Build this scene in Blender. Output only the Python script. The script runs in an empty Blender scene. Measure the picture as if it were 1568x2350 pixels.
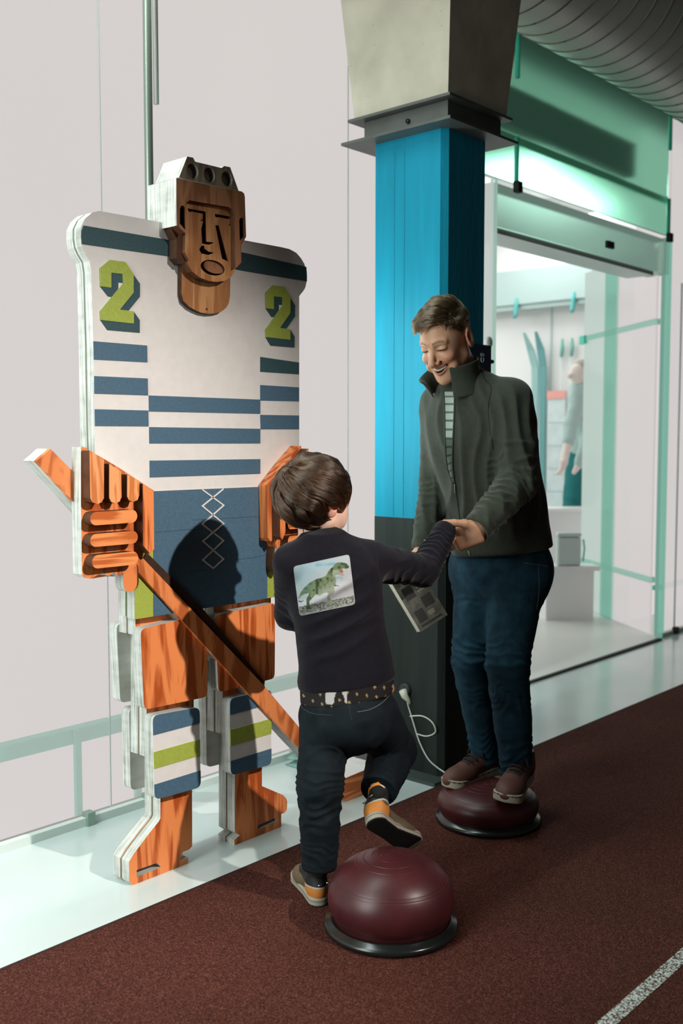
import bpy, bmesh, math, random
import numpy as np
from mathutils import Vector, Matrix
from mathutils.geometry import tessellate_polygon
from mathutils.bvhtree import BVHTree

random.seed(7); np.random.seed(7)
SC = bpy.context.scene
COL = SC.collection
PI = math.pi

# ---------------------------------------------------------------- camera
cam = bpy.data.cameras.new('camera')
cam.sensor_fit = 'VERTICAL'; cam.sensor_height = 36.0; cam.lens = 36.0
cam.clip_start = 0.05
camo = bpy.data.objects.new('camera', cam); COL.objects.link(camo)
camo.location = (0, 0, 1.28)
camo.rotation_euler = (math.radians(90 - 3.992), 0, math.radians(42 - 90))
cam.dof.use_dof = True; cam.dof.focus_distance = 3.0; cam.dof.aperture_fstop = 2.8
SC.camera = camo

# ---------------------------------------------------------------- world and lights
w = bpy.data.worlds.new('hall'); SC.world = w; w.use_nodes = True
w.node_tree.nodes['Background'].inputs[0].default_value = (0.92, 0.92, 0.86, 1)
w.node_tree.nodes['Background'].inputs[1].default_value = 0.05

def lamp(name, kind, loc, target, energy, color, **kw):
    l = bpy.data.lights.new(name, kind); l.energy = energy; l.color = color
    for k, v in kw.items(): setattr(l, k, v)
    o = bpy.data.objects.new(name, l); COL.objects.link(o); o.location = loc
    o.rotation_euler = (Vector(target) - Vector(loc)).to_track_quat('-Z', 'Y').to_euler()
    return o
# warm ceiling spotlight of the hall, aimed at the cut-out's lower half
lamp('ceiling_spotlight', 'SPOT', (2.48, -1.9, 3.42), (1.40, 2.33, 0.60), 1090, (1.0, 0.92, 0.85),
     spot_size=math.radians(33.5), spot_blend=1.0, shadow_soft_size=0.045)
# added strip of fill light above the frame, brightening floor and cut-out edges
lamp('ceiling_fill', 'AREA', (1.2, 2.55, 3.75), (1.2, 2.62, 0), 85, (0.86, 1.0, 0.95), shape='RECTANGLE', size=4.2, size_y=0.12)
# added fill from the left outside the frame, brightens column and man
lamp('left_fill', 'AREA', (-1.2, 2.1, 2.0), (3.0, 2.2, 1.2), 120, (0.88, 1.0, 0.97), shape='RECTANGLE', size=1.3, size_y=2.6)
# added lamp hidden behind the cut-out, standing in for the wall's glow
lamp('hidden_glow_fill', 'AREA', (2.62, 2.74, 1.45), (3.4, 2.05, 1.25), 6.5, (0.82, 1.0, 0.96), shape='RECTANGLE', size=0.22, size_y=0.75)
# lamps of the bright room behind the doorway
lamp('back_room_light', 'AREA', (6.2, 7.2, 3.5), (6.4, 6.6, 0), 140, (0.97, 1.0, 0.98), shape='RECTANGLE', size=3.5, size_y=2.0)
lamp('back_room_light', 'AREA', (8.1, 5.0, 3.5), (7.6, 5.0, 0), 34, (0.97, 1.0, 0.98), shape='RECTANGLE', size=0.8, size_y=1.6)

SC.view_settings.view_transform = 'Standard'; SC.view_settings.look = 'None'
SC.view_settings.exposure = 0.0; SC.view_settings.gamma = 1.0
SC.view_settings.use_curve_mapping = False

# ---------------------------------------------------------------- materials
def nt_new(name):
    m = bpy.data.materials.new(name); m.use_nodes = True
    return m, m.node_tree, m.node_tree.nodes['Principled BSDF']
def ramp(nt, fac, stops):
    r = nt.nodes.new('ShaderNodeValToRGB'); e = r.color_ramp.elements
    while len(e) < len(stops): e.new(0.5)
    for k, (p, c) in enumerate(stops): e[k].position = p; e[k].color = (*c, 1)
    nt.links.new(fac, r.inputs[0]); return r.outputs[0]
def tex(nt, kind, scale=(1, 1, 1), coord='Object', rot=(0, 0, 0), **kw):
    tc = nt.nodes.new('ShaderNodeTexCoord'); mp = nt.nodes.new('ShaderNodeMapping')
    mp.inputs['Scale'].default_value = scale; mp.inputs['Rotation'].default_value = rot
    nt.links.new(tc.outputs[coord], mp.inputs[0])
    t = nt.nodes.new('ShaderNodeTex' + kind); nt.links.new(mp.outputs[0], t.inputs['Vector'])
    for k, v in kw.items():
        if k in t.inputs: t.inputs[k].default_value = v
        else: setattr(t, k, v)
    return t
def bump(nt, b, h, strength=0.3, dist=0.01):
    n = nt.nodes.new('ShaderNodeBump'); n.inputs['Strength'].default_value = strength
    n.inputs['Distance'].default_value = dist
    nt.links.new(h, n.inputs['Height']); nt.links.new(n.outputs[0], b.inputs['Normal'])
def mat(name, c, rough=0.6, spec=0.3, var=0.0, vscale=20, bmp=0.0, bscale=120, metal=0.0, sheen=0.0, stretch=(1, 1, 1)):
    m, nt, b = nt_new(name)
    b.inputs['Base Color'].default_value = (*c, 1); b.inputs['Roughness'].default_value = rough
    b.inputs['Specular IOR Level'].default_value = spec; b.inputs['Metallic'].default_value = metal
    if sheen:
        b.inputs['Sheen Weight'].default_value = sheen; b.inputs['Sheen Roughness'].default_value = 0.4
    if var:
        t = tex(nt, 'Noise', stretch, Scale=vscale, Detail=6)
        lo = tuple(x * (1 - var) for x in c); hi = tuple(min(1, x * (1 + var)) for x in c)
        nt.links.new(ramp(nt, t.outputs[0], [(0.3, lo), (0.7, hi)]), b.inputs['Base Color'])
    if bmp:
        t2 = tex(nt, 'Noise', stretch, Scale=bscale, Detail=4); bump(nt, b, t2.outputs[0], bmp, 0.004)
    return m
def wood(name, light, dark, scale=1.0, swirl=1.0, rough=0.42, axis='Z'):
    m, nt, b = nt_new(name)
    sc = {'Z': (9 * scale, 9 * scale, 0.9 * scale), 'X': (0.9 * scale, 9 * scale, 9 * scale), 'D': (6 * scale, 6 * scale, 1.2 * scale)}[axis]
    rot = (0, 0, 0) if axis != 'D' else (0, math.radians(-42), 0)
    n = tex(nt, 'Noise', sc, rot=rot, Scale=1.6, Detail=3, Distortion=1.4 * swirl)
    # rings: the slow noise value drives fine growth lines
    mul = nt.nodes.new('ShaderNodeMath'); mul.operation = 'MULTIPLY'; mul.inputs[1].default_value = 22.0
    nt.links.new(n.outputs[0], mul.inputs[0])
    sn = nt.nodes.new('ShaderNodeMath'); sn.operation = 'SINE'; nt.links.new(mul.outputs[0], sn.inputs[0])
    ad = nt.nodes.new('ShaderNodeMath'); ad.operation = 'MULTIPLY_ADD'; ad.inputs[1].default_value = 0.5; ad.inputs[2].default_value = 0.5
    nt.links.new(sn.outputs[0], ad.inputs[0])
    f = tex(nt, 'Noise', tuple(v * 9 for v in sc), rot=rot, Scale=2.0, Detail=4)
    mx = nt.nodes.new('ShaderNodeMath'); mx.operation = 'MULTIPLY_ADD'; mx.inputs[1].default_value = 0.42
    nt.links.new(f.outputs[0], mx.inputs[0]); 
    m2 = nt.nodes.new('ShaderNodeMath'); m2.operation = 'MULTIPLY'; m2.inputs[1].default_value = 0.55
    nt.links.new(ad.outputs[0], m2.inputs[0]); nt.links.new(m2.outputs[0], mx.inputs[2])
    mid = tuple((a + c) / 2 for a, c in zip(light, dark))
    nt.links.new(ramp(nt, mx.outputs[0], [(0.30, light), (0.50, mid), (0.70, dark)]), b.inputs['Base Color'])
    b.inputs['Roughness'].default_value = rough; b.inputs['Specular IOR Level'].default_value = 0.3
    bump(nt, b, mx.outputs[0], 0.12, 0.003)
    return m
def emit_mix_glass(name, glow, strength, mixf, rough=0.3, tint=(1.0, 0.99, 0.985)):
    """frosted pane: its even glow stands in for light coming through; it shows what stands close behind it, blurred"""
    m = bpy.data.materials.new(name); m.use_nodes = True; nt = m.node_tree; nt.nodes.clear()
    out = nt.nodes.new('ShaderNodeOutputMaterial'); mix = nt.nodes.new('ShaderNodeMixShader')
    em = nt.nodes.new('ShaderNodeEmission'); em.inputs[0].default_value = (*glow, 1); em.inputs[1].default_value = strength
    rf = nt.nodes.new('ShaderNodeBsdfRefraction'); rf.inputs['Color'].default_value = (*tint, 1)
    rf.inputs['Roughness'].default_value = rough; rf.inputs['IOR'].default_value = 1.12
    mix.inputs[0].default_value = mixf
    nt.links.new(em.outputs[0], mix.inputs[1]); nt.links.new(rf.outputs[0], mix.inputs[2])
    gl = nt.nodes.new('ShaderNodeBsdfGlossy'); gl.inputs['Roughness'].default_value = 0.35
    m2 = nt.nodes.new('ShaderNodeMixShader'); m2.inputs[0].default_value = 0.03
    nt.links.new(mix.outputs[0], m2.inputs[1]); nt.links.new(gl.outputs[0], m2.inputs[2])
    nt.links.new(m2.outputs[0], out.inputs[0])
    return m
def emit(name, c, s):
    m = bpy.data.materials.new(name); m.use_nodes = True; nt = m.node_tree; nt.nodes.clear()
    out = nt.nodes.new('ShaderNodeOutputMaterial'); em = nt.nodes.new('ShaderNodeEmission')
    em.inputs[0].default_value = (*c, 1); em.inputs[1].default_value = s; nt.links.new(em.outputs[0], out.inputs[0]); return m
def vcol_mat(name, rough=0.6, spec=0.3, sss=0.0, bmp=0.0, bscale=200, sheen=0.0):
    m, nt, b = nt_new(name)
    a = nt.nodes.new('ShaderNodeVertexColor'); a.layer_name = 'col'
    nt.links.new(a.outputs[0], b.inputs['Base Color'])
    b.inputs['Roughness'].default_value = rough; b.inputs['Specular IOR Level'].default_value = spec
    if sss:
        b.inputs['Subsurface Weight'].default_value = sss; b.inputs['Subsurface Radius'].default_value = (1, 0.3, 0.15)
        b.inputs['Subsurface Scale'].default_value = 0.006
    if sheen: b.inputs['Sheen Weight'].default_value = sheen
    if bmp: bump(nt, b, tex(nt, 'Noise', Scale=bscale, Detail=4).outputs[0], bmp, 0.003)
    return m

# ---------------------------------------------------------------- object helpers
def link(o, parent=None):
    COL.objects.link(o)
    if parent is not None:
        o.parent = parent
        wl = Vector((0, 0, 0)); q = parent
        while q is not None: wl += Vector(q.location); q = q.parent
        o.location = -wl          # meshes are written in world metres
    return o
def tag(o, label=None, cat=None, group=None, kind=None):
    if label: o['label'] = label
    if cat: o['category'] = cat
    if group: o['group'] = group
    if kind: o['kind'] = kind
    return o
def empty(name, loc, label=None, cat=None, group=None, kind=None):
    o = bpy.data.objects.new(name, None); o.location = loc; o.empty_display_size = 0.1
    COL.objects.link(o); return tag(o, label, cat, group, kind)
def mesh_obj(name, verts, faces, mats, parent=None, mi=None, smooth=False):
    me = bpy.data.meshes.new(name)
    me.from_pydata([tuple(v) for v in verts], [], [tuple(f) for f in faces])
    for m in (mats if isinstance(mats, (list, tuple)) else [mats]): me.materials.append(m)
    if mi is not None: me.polygons.foreach_set('material_index', np.array(mi, dtype=np.int32))
    if smooth: me.polygons.foreach_set('use_smooth', np.ones(len(me.polygons), dtype=bool))
    me.update()
    return link(bpy.data.objects.new(name, me), parent)
def bm_obj(name, bm, m, parent=None, smooth=False, bevel=0.0, segs=2):
    bmesh.ops.recalc_face_normals(bm, faces=bm.faces)
    me = bpy.data.meshes.new(name); bm.to_mesh(me); bm.free()
    for q in (m if isinstance(m, (list, tuple)) else [m]): me.materials.append(q)
    if smooth: me.polygons.foreach_set('use_smooth', np.ones(len(me.polygons), dtype=bool))
    o = link(bpy.data.objects.new(name, me), parent)
    if bevel:
        md = o.modifiers.new('bevel', 'BEVEL'); md.width = bevel; md.segments = segs; md.limit_method = 'ANGLE'
    return o
def add_box(bm, lo, hi):
    r = bmesh.ops.create_cube(bm, size=1.0)
    for v in r['verts']: v.co = Vector([lo[i] + (v.co[i] + 0.5) * (hi[i] - lo[i]) for i in range(3)])
    return r['verts']
def box(name, lo, hi, m, parent=None, bevel=0.0):
    bm = bmesh.new(); add_box(bm, lo, hi); return bm_obj(name, bm, m, parent, bevel=bevel)
def add_tube(bm, pts, r, n=10, caps=True):
    pts = [Vector(p) for p in pts]; rings = []; rr = r if isinstance(r, (list, tuple)) else [r] * len(pts)
    up = None
    for i, p in enumerate(pts):
        t = (pts[min(i + 1, len(pts) - 1)] - pts[max(i - 1, 0)]).normalized()
        if up is None:
            up = t.orthogonal().normalized()
        up = (up - t * up.dot(t)).normalized(); s = t.cross(up)
        rings.append([bm.verts.new(p + (up * math.cos(2 * PI * k / n) + s * math.sin(2 * PI * k / n)) * rr[i]) for k in range(n)])
    for a, b in zip(rings, rings[1:]):
        for k in range(n): bm.faces.new((a[k], a[(k + 1) % n], b[(k + 1) % n], b[k]))
    if caps: bm.faces.new(rings[0]); bm.faces.new(rings[-1][::-1])
def tube(name, pts, r, m, parent=None, n=10):
    bm = bmesh.new(); add_tube(bm, pts, r, n); return bm_obj(name, bm, m, parent, smooth=True)
def lathe(name, prof, c, m, parent=None, n=64, axis=(0, 0, 1)):
    """prof: (radius, height) along axis from c"""
    bm = bmesh.new(); q = Vector((0, 0, 1)).rotation_difference(Vector(axis)); c = Vector(c); rings = []
    for r, z in prof:
        rings.append([bm.verts.new(c + q @ Vector((max(r, 1e-4) * math.cos(2 * PI * k / n), max(r, 1e-4) * math.sin(2 * PI * k / n), z))) for k in range(n)])
    for a, b in zip(rings, rings[1:]):
        for k in range(n): bm.faces.new((a[k], a[(k + 1) % n], b[(k + 1) % n], b[k]))
    bm.faces.new(rings[0][::-1]); bm.faces.new(rings[-1])
    return bm_obj(name, bm, m, parent, smooth=True)
def prism(name, quad_pts, z0, z1, m, parent=None, bevel=0.0):
    """vertical prism over a ground outline of (x, y)"""
    bm = bmesh.new(); n = len(quad_pts)
    a = [bm.verts.new((x, y, z0)) for x, y in quad_pts]; b = [bm.verts.new((x, y, z1)) for x, y in quad_pts]
    bm.faces.new(a[::-1]); bm.faces.new(b)
    for i in range(n): bm.faces.new((a[i], a[(i + 1) % n], b[(i + 1) % n], b[i]))
    return bm_obj(name, bm, m, parent, bevel=bevel)

# ================================================================ THE ROOM
GLOW = (0.66, 0.625, 0.615)
M_floor, nt, b = nt_new('polished pale floor')
t = tex(nt, 'Noise', Scale=3.0, Detail=5)
nt.links.new(ramp(nt, t.outputs[0], [(0.3, (0.54, 0.63, 0.615)), (0.7, (0.60, 0.68, 0.665))]), b.inputs['Base Color'])
b.inputs['Roughness'].default_value = 0.16; b.inputs['Specular IOR Level'].default_value = 0.75
M_carpet, nt, b = nt_new('rust red granulate')
t1 = tex(nt, 'Noise', Scale=260, Detail=3); t2 = tex(nt, 'Noise', Scale=2.2, Detail=3)
c1 = ramp(nt, t1.outputs[0], [(0.30, (0.022, 0.0085, 0.007)), (0.52, (0.088, 0.025, 0.017)), (0.72, (0.165, 0.068, 0.047))])
mx = nt.nodes.new('ShaderNodeMixRGB'); mx.blend_type = 'MULTIPLY'; mx.inputs[0].default_value = 0.5
nt.links.new(c1, mx.inputs[1]); nt.links.new(ramp(nt, t2.outputs[0], [(0.35, (0.7, 0.7, 0.7)), (0.65, (1, 1, 1))]), mx.inputs[2])
nt.links.new(mx.outputs[0], b.inputs['Base Color']); b.inputs['Roughness'].default_value = 0.95; b.inputs['Specular IOR Level'].default_value = 0.1
bump(nt, b, t1.outputs[0], 0.9, 0.006)
M_line, nt, b = nt_new('worn white lane paint')
t1 = tex(nt, 'Noise', Scale=210, Detail=3)
nt.links.new(ramp(nt, t1.outputs[0], [(0.44, (0.09, 0.04, 0.03)), (0.56, (0.62, 0.66, 0.6))]), b.inputs['Base Color'])
b.inputs['Roughness'].default_value = 0.9; bump(nt, b, t1.outputs[0], 0.9, 0.006)
M_track_edge = mat('dark carpet edge', (0.03, 0.012, 0.01), 0.9)

def floor_slab(name, outline, z0, z1, m): 
    o = prism(name, outline, z0, z1, m); return tag(o, kind='structure')
floor = floor_slab('floor', [(-4, -4), (14, -4), (14, 12), (-4, 12)], -0.06, 0.0, M_floor)
trk = empty('track_carpet', (2.5, 0.5, 0), 'rust red granulate running track carpet with a worn white lane line', 'carpet')
prism('track_surface', [(-3.5, -3.5), (13, -3.5), (13, 2.212), (-3.5, 2.212)], 0.0, 0.006, M_carpet, trk)
prism('lane_line', [(-3, 0.995), (12, 0.995), (12, 1.031), (-3, 1.031)], 0.006, 0.0072, M_line, trk)
box('edge_strip', (-3.5, 2.207, 0.0), (13, 2.216, 0.0064), M_track_edge, trk)
M_ceiling = mat('dark hall ceiling', (0.10, 0.085, 0.07), 0.9, var=0.1)
tag(box('ceiling', (-4, -4, 4.3), (14, 12, 4.4), M_ceiling), kind='structure')

# ---- the glowing glass wall (x along it, the hall on its -y side)
M_pane = emit_mix_glass('frosted white light pane', GLOW, 1.04, 0.72, 0.18)
M_pane_clear = emit_mix_glass('frosted green transom pane', (0.24, 0.50, 0.38), 0.30, 0.84, 0.30, (0.60, 0.92, 0.78))
M_back = emit('light box back', GLOW, 1.08)
M_rail = mat('grey green rail', (0.08, 0.62, 0.45), 0.5)
M_seam = mat('pane joint', (0.55, 0.64, 0.60), 0.4)
M_clip = mat('brushed green steel clip', (0.30, 0.40, 0.34), 0.35, 0.5, metal=0.6)
M_black = mat('black rubber', (0.012, 0.012, 0.011), 0.5)
M_white_post = mat('white lacquer', (0.75, 0.80, 0.77), 0.3, 0.5)
M_trimw = mat('white aluminium', (0.62, 0.70, 0.66), 0.4, 0.4)
wl = empty('wall_left', (2.0, 2.88, 0), kind='structure')
xs = [-2.86, -1.64, -0.42, 0.80, 2.02, 3.24, 4.18]
for a, c in zip(xs, xs[1:]):
    box('glass_pane', (a + 0.002, 2.88, 0.03), (c - 0.002, 2.892, 3.42), M_pane, wl)
    if a > 0: box('pane_joint', (a - 0.0016, 2.8792, 0.03), (a + 0.0016, 2.884, 3.42), M_seam, wl)
box('light_box_back', (-2.9, 3.45, 0.0), (4.2, 3.47, 3.45), M_back, wl)
box('glow_floor', (-2.9, 2.90, 0.0), (4.2, 3.45, 0.008), M_back, wl)  # added glowing floor, brightens what shows low behind the panes
box('base_profile', (-2.9, 2.855, 0.0), (4.18, 2.9, 0.028), M_trimw, wl)
box('top_track', (-2.9, 2.84, 3.42), (4.2, 2.93, 3.5), M_trimw, wl)
box('back_rail', (-2.9, 2.915, 0.268), (4.18, 2.96, 0.318), M_rail, wl)
for x in (-1.2, 0.6, [(1.906,0.1316)][0][0], [(2.1498,0.0696)][0][0], 3.5):
    box('back_post', (x - 0.011, 2.898, 0.0), (x + 0.011, 2.914, 0.318), M_rail, wl)
    cl = box('floor_clip', (x - 0.004, 2.845, 0.0), (x + 0.027, 2.8795, 0.045), M_clip, wl, bevel=0.002)

# ---- support pole behind the cut-out
pl = empty('support_pole', (2.16, 2.72, 0), 'tall grey steel pole rising behind the big wooden cut-out player', 'pole')
M_steel = mat('dull grey green steel', (0.22, 0.26, 0.22), 0.35, 0.5, metal=0.5)
M_steel_l = mat('bright steel', (0.62, 0.62, 0.56), 0.25, 0.5, metal=0.4)
tube('pole', [(2.092, 2.72, 0.0), (2.092, 2.72, 4.3)], 0.014, M_steel, pl, 14)
tube('bright_rod', [(2.112, 2.704, 2.36), (2.112, 2.704, 4.3)], 0.009, M_steel_l, pl, 12)
box('pole_foot', (2.075, 2.66, 1.92), (2.125, 2.76, 1.965), M_white_post, pl, 0.004)

# ---- doorway side: transom, header, rods, door room
d1 = empty('door_1', (5.4, 2.88, 0), kind='structure')
M_header = emit_mix_glass('grey green glass header', (0.36, 0.50, 0.43), 0.45, 0.35, 0.35, (0.7, 0.95, 0.85))  # glow put into the header, which is unlit towards the hall
M_beam = mat('dark beam', (0.035, 0.060, 0.033), 0.7)
box('transom_pane', (4.19, 2.88, 2.575), (6.285, 2.892, 3.40), M_pane_clear, d1)
box('transom_track', (4.19, 2.845, 3.40), (8.9, 2.92, 3.50), mat('pale concrete edge', (0.50, 0.56, 0.48), 0.6, var=0.15, vscale=8), d1)
box('transom_beam', (4.36, 3.02, 2.93), (6.10, 3.10, 3.13), M_beam, d1)
box('transom_rail', (4.19, 2.93, 2.80), (6.4, 2.95, 2.835), M_rail, d1)
box('header', (4.30, 2.87, 2.33), (6.30, 3.02, 2.545), M_header, d1, 0.004)
box('header_soffit', (4.30, 2.88, 2.305), (6.10, 3.06, 2.33), M_trimw, d1)
box('door_sensor', (5.45, 2.85, 2.385), (5.53, 2.872, 2.425), M_black, d1, 0.004)
for x, z0, z1 in ((4.50, 3.09, 3.43), (4.50, 2.555, 2.80), (6.27, 3.10, 3.45), (6.27, 2.56, 2.80), (6.50, 3.10, 3.45)):
    r = tube('clip_rod', [(x, 2.866, z0), (x, 2.866, z1)], 0.012, M_rail, d1, 10)
    zz = z1 if z0 > 3 else z0
    box('rod_clip', (x - 0.022, 2.84, zz - 0.03), (x + 0.022, 2.872, zz + 0.025), M_black, r, 0.003)
post = box('side_pane', (4.185, 2.868, 0.0), (4.30, 2.884, 2.56), emit_mix_glass('pale side pane', (0.58, 0.63, 0.60), 0.95, 0.3, 0.3), d1)
box('side_pane_edge', (4.30, 2.862, 0.0), (4.325, 2.89, 2.56), emit_mix_glass('side pane green edge', (0.40, 0.56, 0.49), 0.9, 0.3, 0.3, (0.7, 0.95, 0.85)), d1)
lathe('reflection_disc', [(0.0, 0.0), (0.028, 0.0), (0.028, 0.01), (0.02, 0.014), (0, 0.015)], (4.262, 2.868, 1.762), M_white_post, post, 24, (0, -1, 0))  # white disc standing in for a blurred light reflection
# sill plate, angled frosted glass screen, wall right of the door
sill = prism('door_sill', [(4.19, 2.835), (6.215, 2.845), (6.99, 3.84), (4.19, 4.3)], 0.0, 0.014, mat('white sill plate', (0.66, 0.68, 0.64), 0.35, 0.4), d1)
box('sill_edge', (4.19, 2.824, 0.0), (6.215, 2.836, 0.013), mat('dark sill edge', (0.03, 0.025, 0.018), 0.5), d1)
M_edge = emit_mix_glass('green glass edge', (0.30, 0.56, 0.47), 0.75, 0.45, 0.2, (0.6, 0.95, 0.82))
M_pane_r = emit_mix_glass('frosted white door screen', GLOW, 0.99, 0.35, 0.2)
w2 = empty('wall_right', (7.0, 2.9, 0), kind='structure')
box('glass_pane', (6.33, 2.88, 0.03), (9.2, 2.892, 3.40), M_pane_r, w2)
box('light_box_back', (6.75, 3.3, 0.0), (9.4, 3.32, 3.45), M_back, w2)
box('edge_post', (6.26, 2.862, 0.0), (6.325, 2.90, 2.56), M_edge, w2)
box('base_profile', (6.3, 2.86, 0.0), (9.2, 2.90, 0.025), M_trimw, w2)
box('back_rail', (6.33, 2.915, 0.30), (9.2, 2.95, 0.33), M_rail, w2)
tube('clip_rod', [(6.49, 2.866, 0.02), (6.49, 2.866, 2.3)], 0.006, M_seam, w2, 8)
box('floor_clip', (6.465, 2.84, 0.0), (6.515, 2.87, 0.045), M_black, w2, 0.003)
dirv = Vector((0.75, 0.95, 0)).normalized(); nrm = Vector((dirv.y, -dirv.x, 0)) * 0.006; base = Vector((6.24, 2.90, 0))
scr = empty('door_screen', (6.24, 2.90, 0), 'frosted glass screen slanting back beside the open doorway', 'glass screen')
def slab(name, s0, s1, z0, z1, m, parent, th=1.0):
    a = base + dirv * s0; c = base + dirv * s1; q = nrm * th
    return prism(name, [(a.x - q.x, a.y - q.y), (c.x - q.x, c.y - q.y), (c.x + q.x, c.y + q.y), (a.x + q.x, a.y + q.y)], z0, z1, m, parent)
slab('glass_pane', 0.03, 0.62, 0.02, 2.52, M_pane_r, scr)
slab('green_edge_pane', 0.60, 0.80, 0.02, 2.52, M_edge, scr, 2.0)
slab('outer_pane', 0.80, 1.17, 0.02, 2.52, emit_mix_glass('pale green pane', (0.54, 0.66, 0.60), 0.95, 0.3, 0.2), scr, 1.2)
for z in (0.36, 2.02): slab('cross_rail', 0.02, 1.17, z, z + 0.035, M_edge, scr, 3.0)
slab('foot_clip', 1.10, 1.21, 0.014, 0.07, M_black, scr, 4.0)
slab('top_clip', 1.12, 1.21, 2.0, 2.06, M_rail, scr, 5.0)

# ---- bright room behind the doorway; its glare is put into paler colours
M_bw = mat('white back room wall', (0.80, 0.78, 0.77), 0.7)
tag(box('wall_end', (8.8, 2.95, 0), (8.9, 9.0, 3.6), M_bw), kind='structure')
tag(box('wall_back', (3.5, 9.0, 0), (8.9, 9.1, 3.6), M_bw), kind='structure')
tag(box('wall_side', (3.5, 3.5, 0), (3.6, 9.0, 3.6), M_bw), kind='structure')
tag(box('ceiling_1', (3.5, 3.52, 3.6), (8.9, 9.1, 3.7), M_bw), kind='structure')
M_teal = mat('teal enamel', (0.10, 0.42, 0.40), 0.5)
M_pteal = mat('pale teal board', (0.46, 0.58, 0.56), 0.6)
bp = empty('display_rail', (8.7, 5.2, 2.4), 'pale teal fascia with rail and two teal hooks above the back room display', 'rail')
box('fascia', (8.62, 3.6, 2.60), (8.798, 7.2, 2.93), M_pteal, bp)
box('rail', (8.64, 3.6, 2.55), (8.70, 7.2, 2.60), mat('grey teal rail', (0.42, 0.53, 0.50), 0.5), bp)
for y in (5.47, 4.85):
    bm = bmesh.new(); add_tube(bm, [(8.62, y, 2.66), (8.61, y, 2.58), (8.60, y, 2.50), (8.58, y, 2.47)], [0.014, 0.022, 0.022, 0.016], 8)
    bm_obj('hook', bm, M_teal, bp, smooth=True)
box('panel_joint', (8.79, 5.18, 0), (8.802, 5.192, 2.55), M_pteal, bp)
for k, (y, lean) in enumerate(((5.225, 0.0), (5.325, -0.02))):
    bm = bmesh.new(); n = 14; vs = []
    for i in range(n + 1):
        t = i / n; z = 0.02 + 2.30 * t
        wd = (0.030 + 0.010 * abs(2 * t - 1)) * (1 - max(0, t - 0.93) / 0.07 * 0.7)
        yy = y + lean * t + (0.07 if k else 0.02) * max(0, t - 0.85) / 0.15; xx = 8.74 - 0.03 * t - 0.10 * max(0, t - 0.9) / 0.1
        vs.append([bm.verts.new((xx + dx, yy + dy * wd, z)) for dx, dy in ((-0.008, -1), (-0.008, 1), (0.008, 1), (0.008, -1))])
    for a, c in zip(vs, vs[1:]):
        for j in range(4): bm.faces.new((a[j], a[(j + 1) % 4], c[(j + 1) % 4], c[j]))
    bm.faces.new(vs[0]); bm.faces.new(vs[-1])
    o = bm_obj('ski', bm, mat('teal ski top', (0.14, 0.34, 0.34) if k == 0 else (0.30, 0.50, 0.48), 0.4))
    tag(o, ('darker teal' if k == 0 else 'paler teal') + ' ski standing upright against the white back room wall', 'ski')
for k, y in enumerate((5.045, 4.94)):
    bm = bmesh.new(); add_tube(bm, [(8.77, y, 0.0), (8.75, y, 2.08)], 0.006, 8)
    o = bm_obj('ski_pole', bm, mat('ski pole', (0.62, 0.66, 0.65), 0.4), smooth=True)
    tube('grip', [(8.75, y, 2.08), (8.745, y - 0.01, 2.15), (8.74, y - 0.012, 2.25)], [0.018, 0.022, 0.012], mat('green grip', (0.22, 0.48, 0.42), 0.5), o, 8)
    tag(o, 'thin pale ski pole with green grip, the one %s the skis' % ('nearer to' if k == 0 else 'farther from'), 'ski pole')
ip = empty('info_panel', (8.7, 5.1, 0.4), 'pale grid panel with a soft red header strip beside the skis', 'panel')
box('board', (8.70, 4.97, 0.0), (8.73, 5.16, 1.75), mat('pale printed board', (0.60, 0.68, 0.68), 0.6, var=0.08, vscale=12), ip)
box('header_strip', (8.692, 4.965, 1.68), (8.70, 5.165, 1.755), mat('soft red print', (0.80, 0.36, 0.32), 0.6), ip)
for k in range(6): box('grid_line', (8.696, 4.98, 0.35 + 0.22 * k), (8.70, 5.15, 0.358 + 0.22 * k), M_pteal, ip)
M_cw = mat('white counter laminate', (0.78, 0.77, 0.76), 0.4)
ct = empty('white_counter', (7.45, 4.28, 0), 'white counter the bending visitor leans over in the back room', 'counter')
prism('worktop', [(7.29, 4.68), (7.86, 4.07), (7.64, 3.87), (7.07, 4.48)], 0.70, 0.73, M_cw, ct)
prism('carcass', [(7.30, 4.64), (7.82, 4.08), (7.64, 3.92), (7.12, 4.47)], 0.0, 0.70, M_cw, ct)
be = empty('low_bench', (6.4, 3.6, 0), 'low white bench in front of the white counter', 'bench')
prism('bench_seat', [(6.26, 3.72), (6.54, 3.44), (6.66, 3.57), (6.38, 3.85)], 0.365, 0.397, M_cw, be)
prism('bench_body', [(6.29, 3.72), (6.53, 3.48), (6.63, 3.58), (6.39, 3.82)], 0.0, 0.365, M_cw, be)
sb = empty('carry_case', (6.42, 3.62, 0.397), 'pale grey carry case standing on the low white bench', 'case')
M_case = mat('pale grey case', (0.50, 0.58, 0.55), 0.5)
prism('case_body', [(6.345, 3.665), (6.465, 3.545), (6.52, 3.60), (6.40, 3.72)], 0.398, 0.60, M_case, sb, 0.015)
prism('case_lid', [(6.343, 3.666), (6.466, 3.543), (6.521, 3.60), (6.40, 3.722)], 0.602, 0.632, M_case, sb, 0.012)
bm = bmesh.new(); add_tube(bm, [(6.485, 3.543, 0.43), (6.492, 3.537, 0.52), (6.485, 3.543, 0.585)], 0.006, 8); bm_obj('latch', bm, M_teal, sb, smooth=True)

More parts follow.
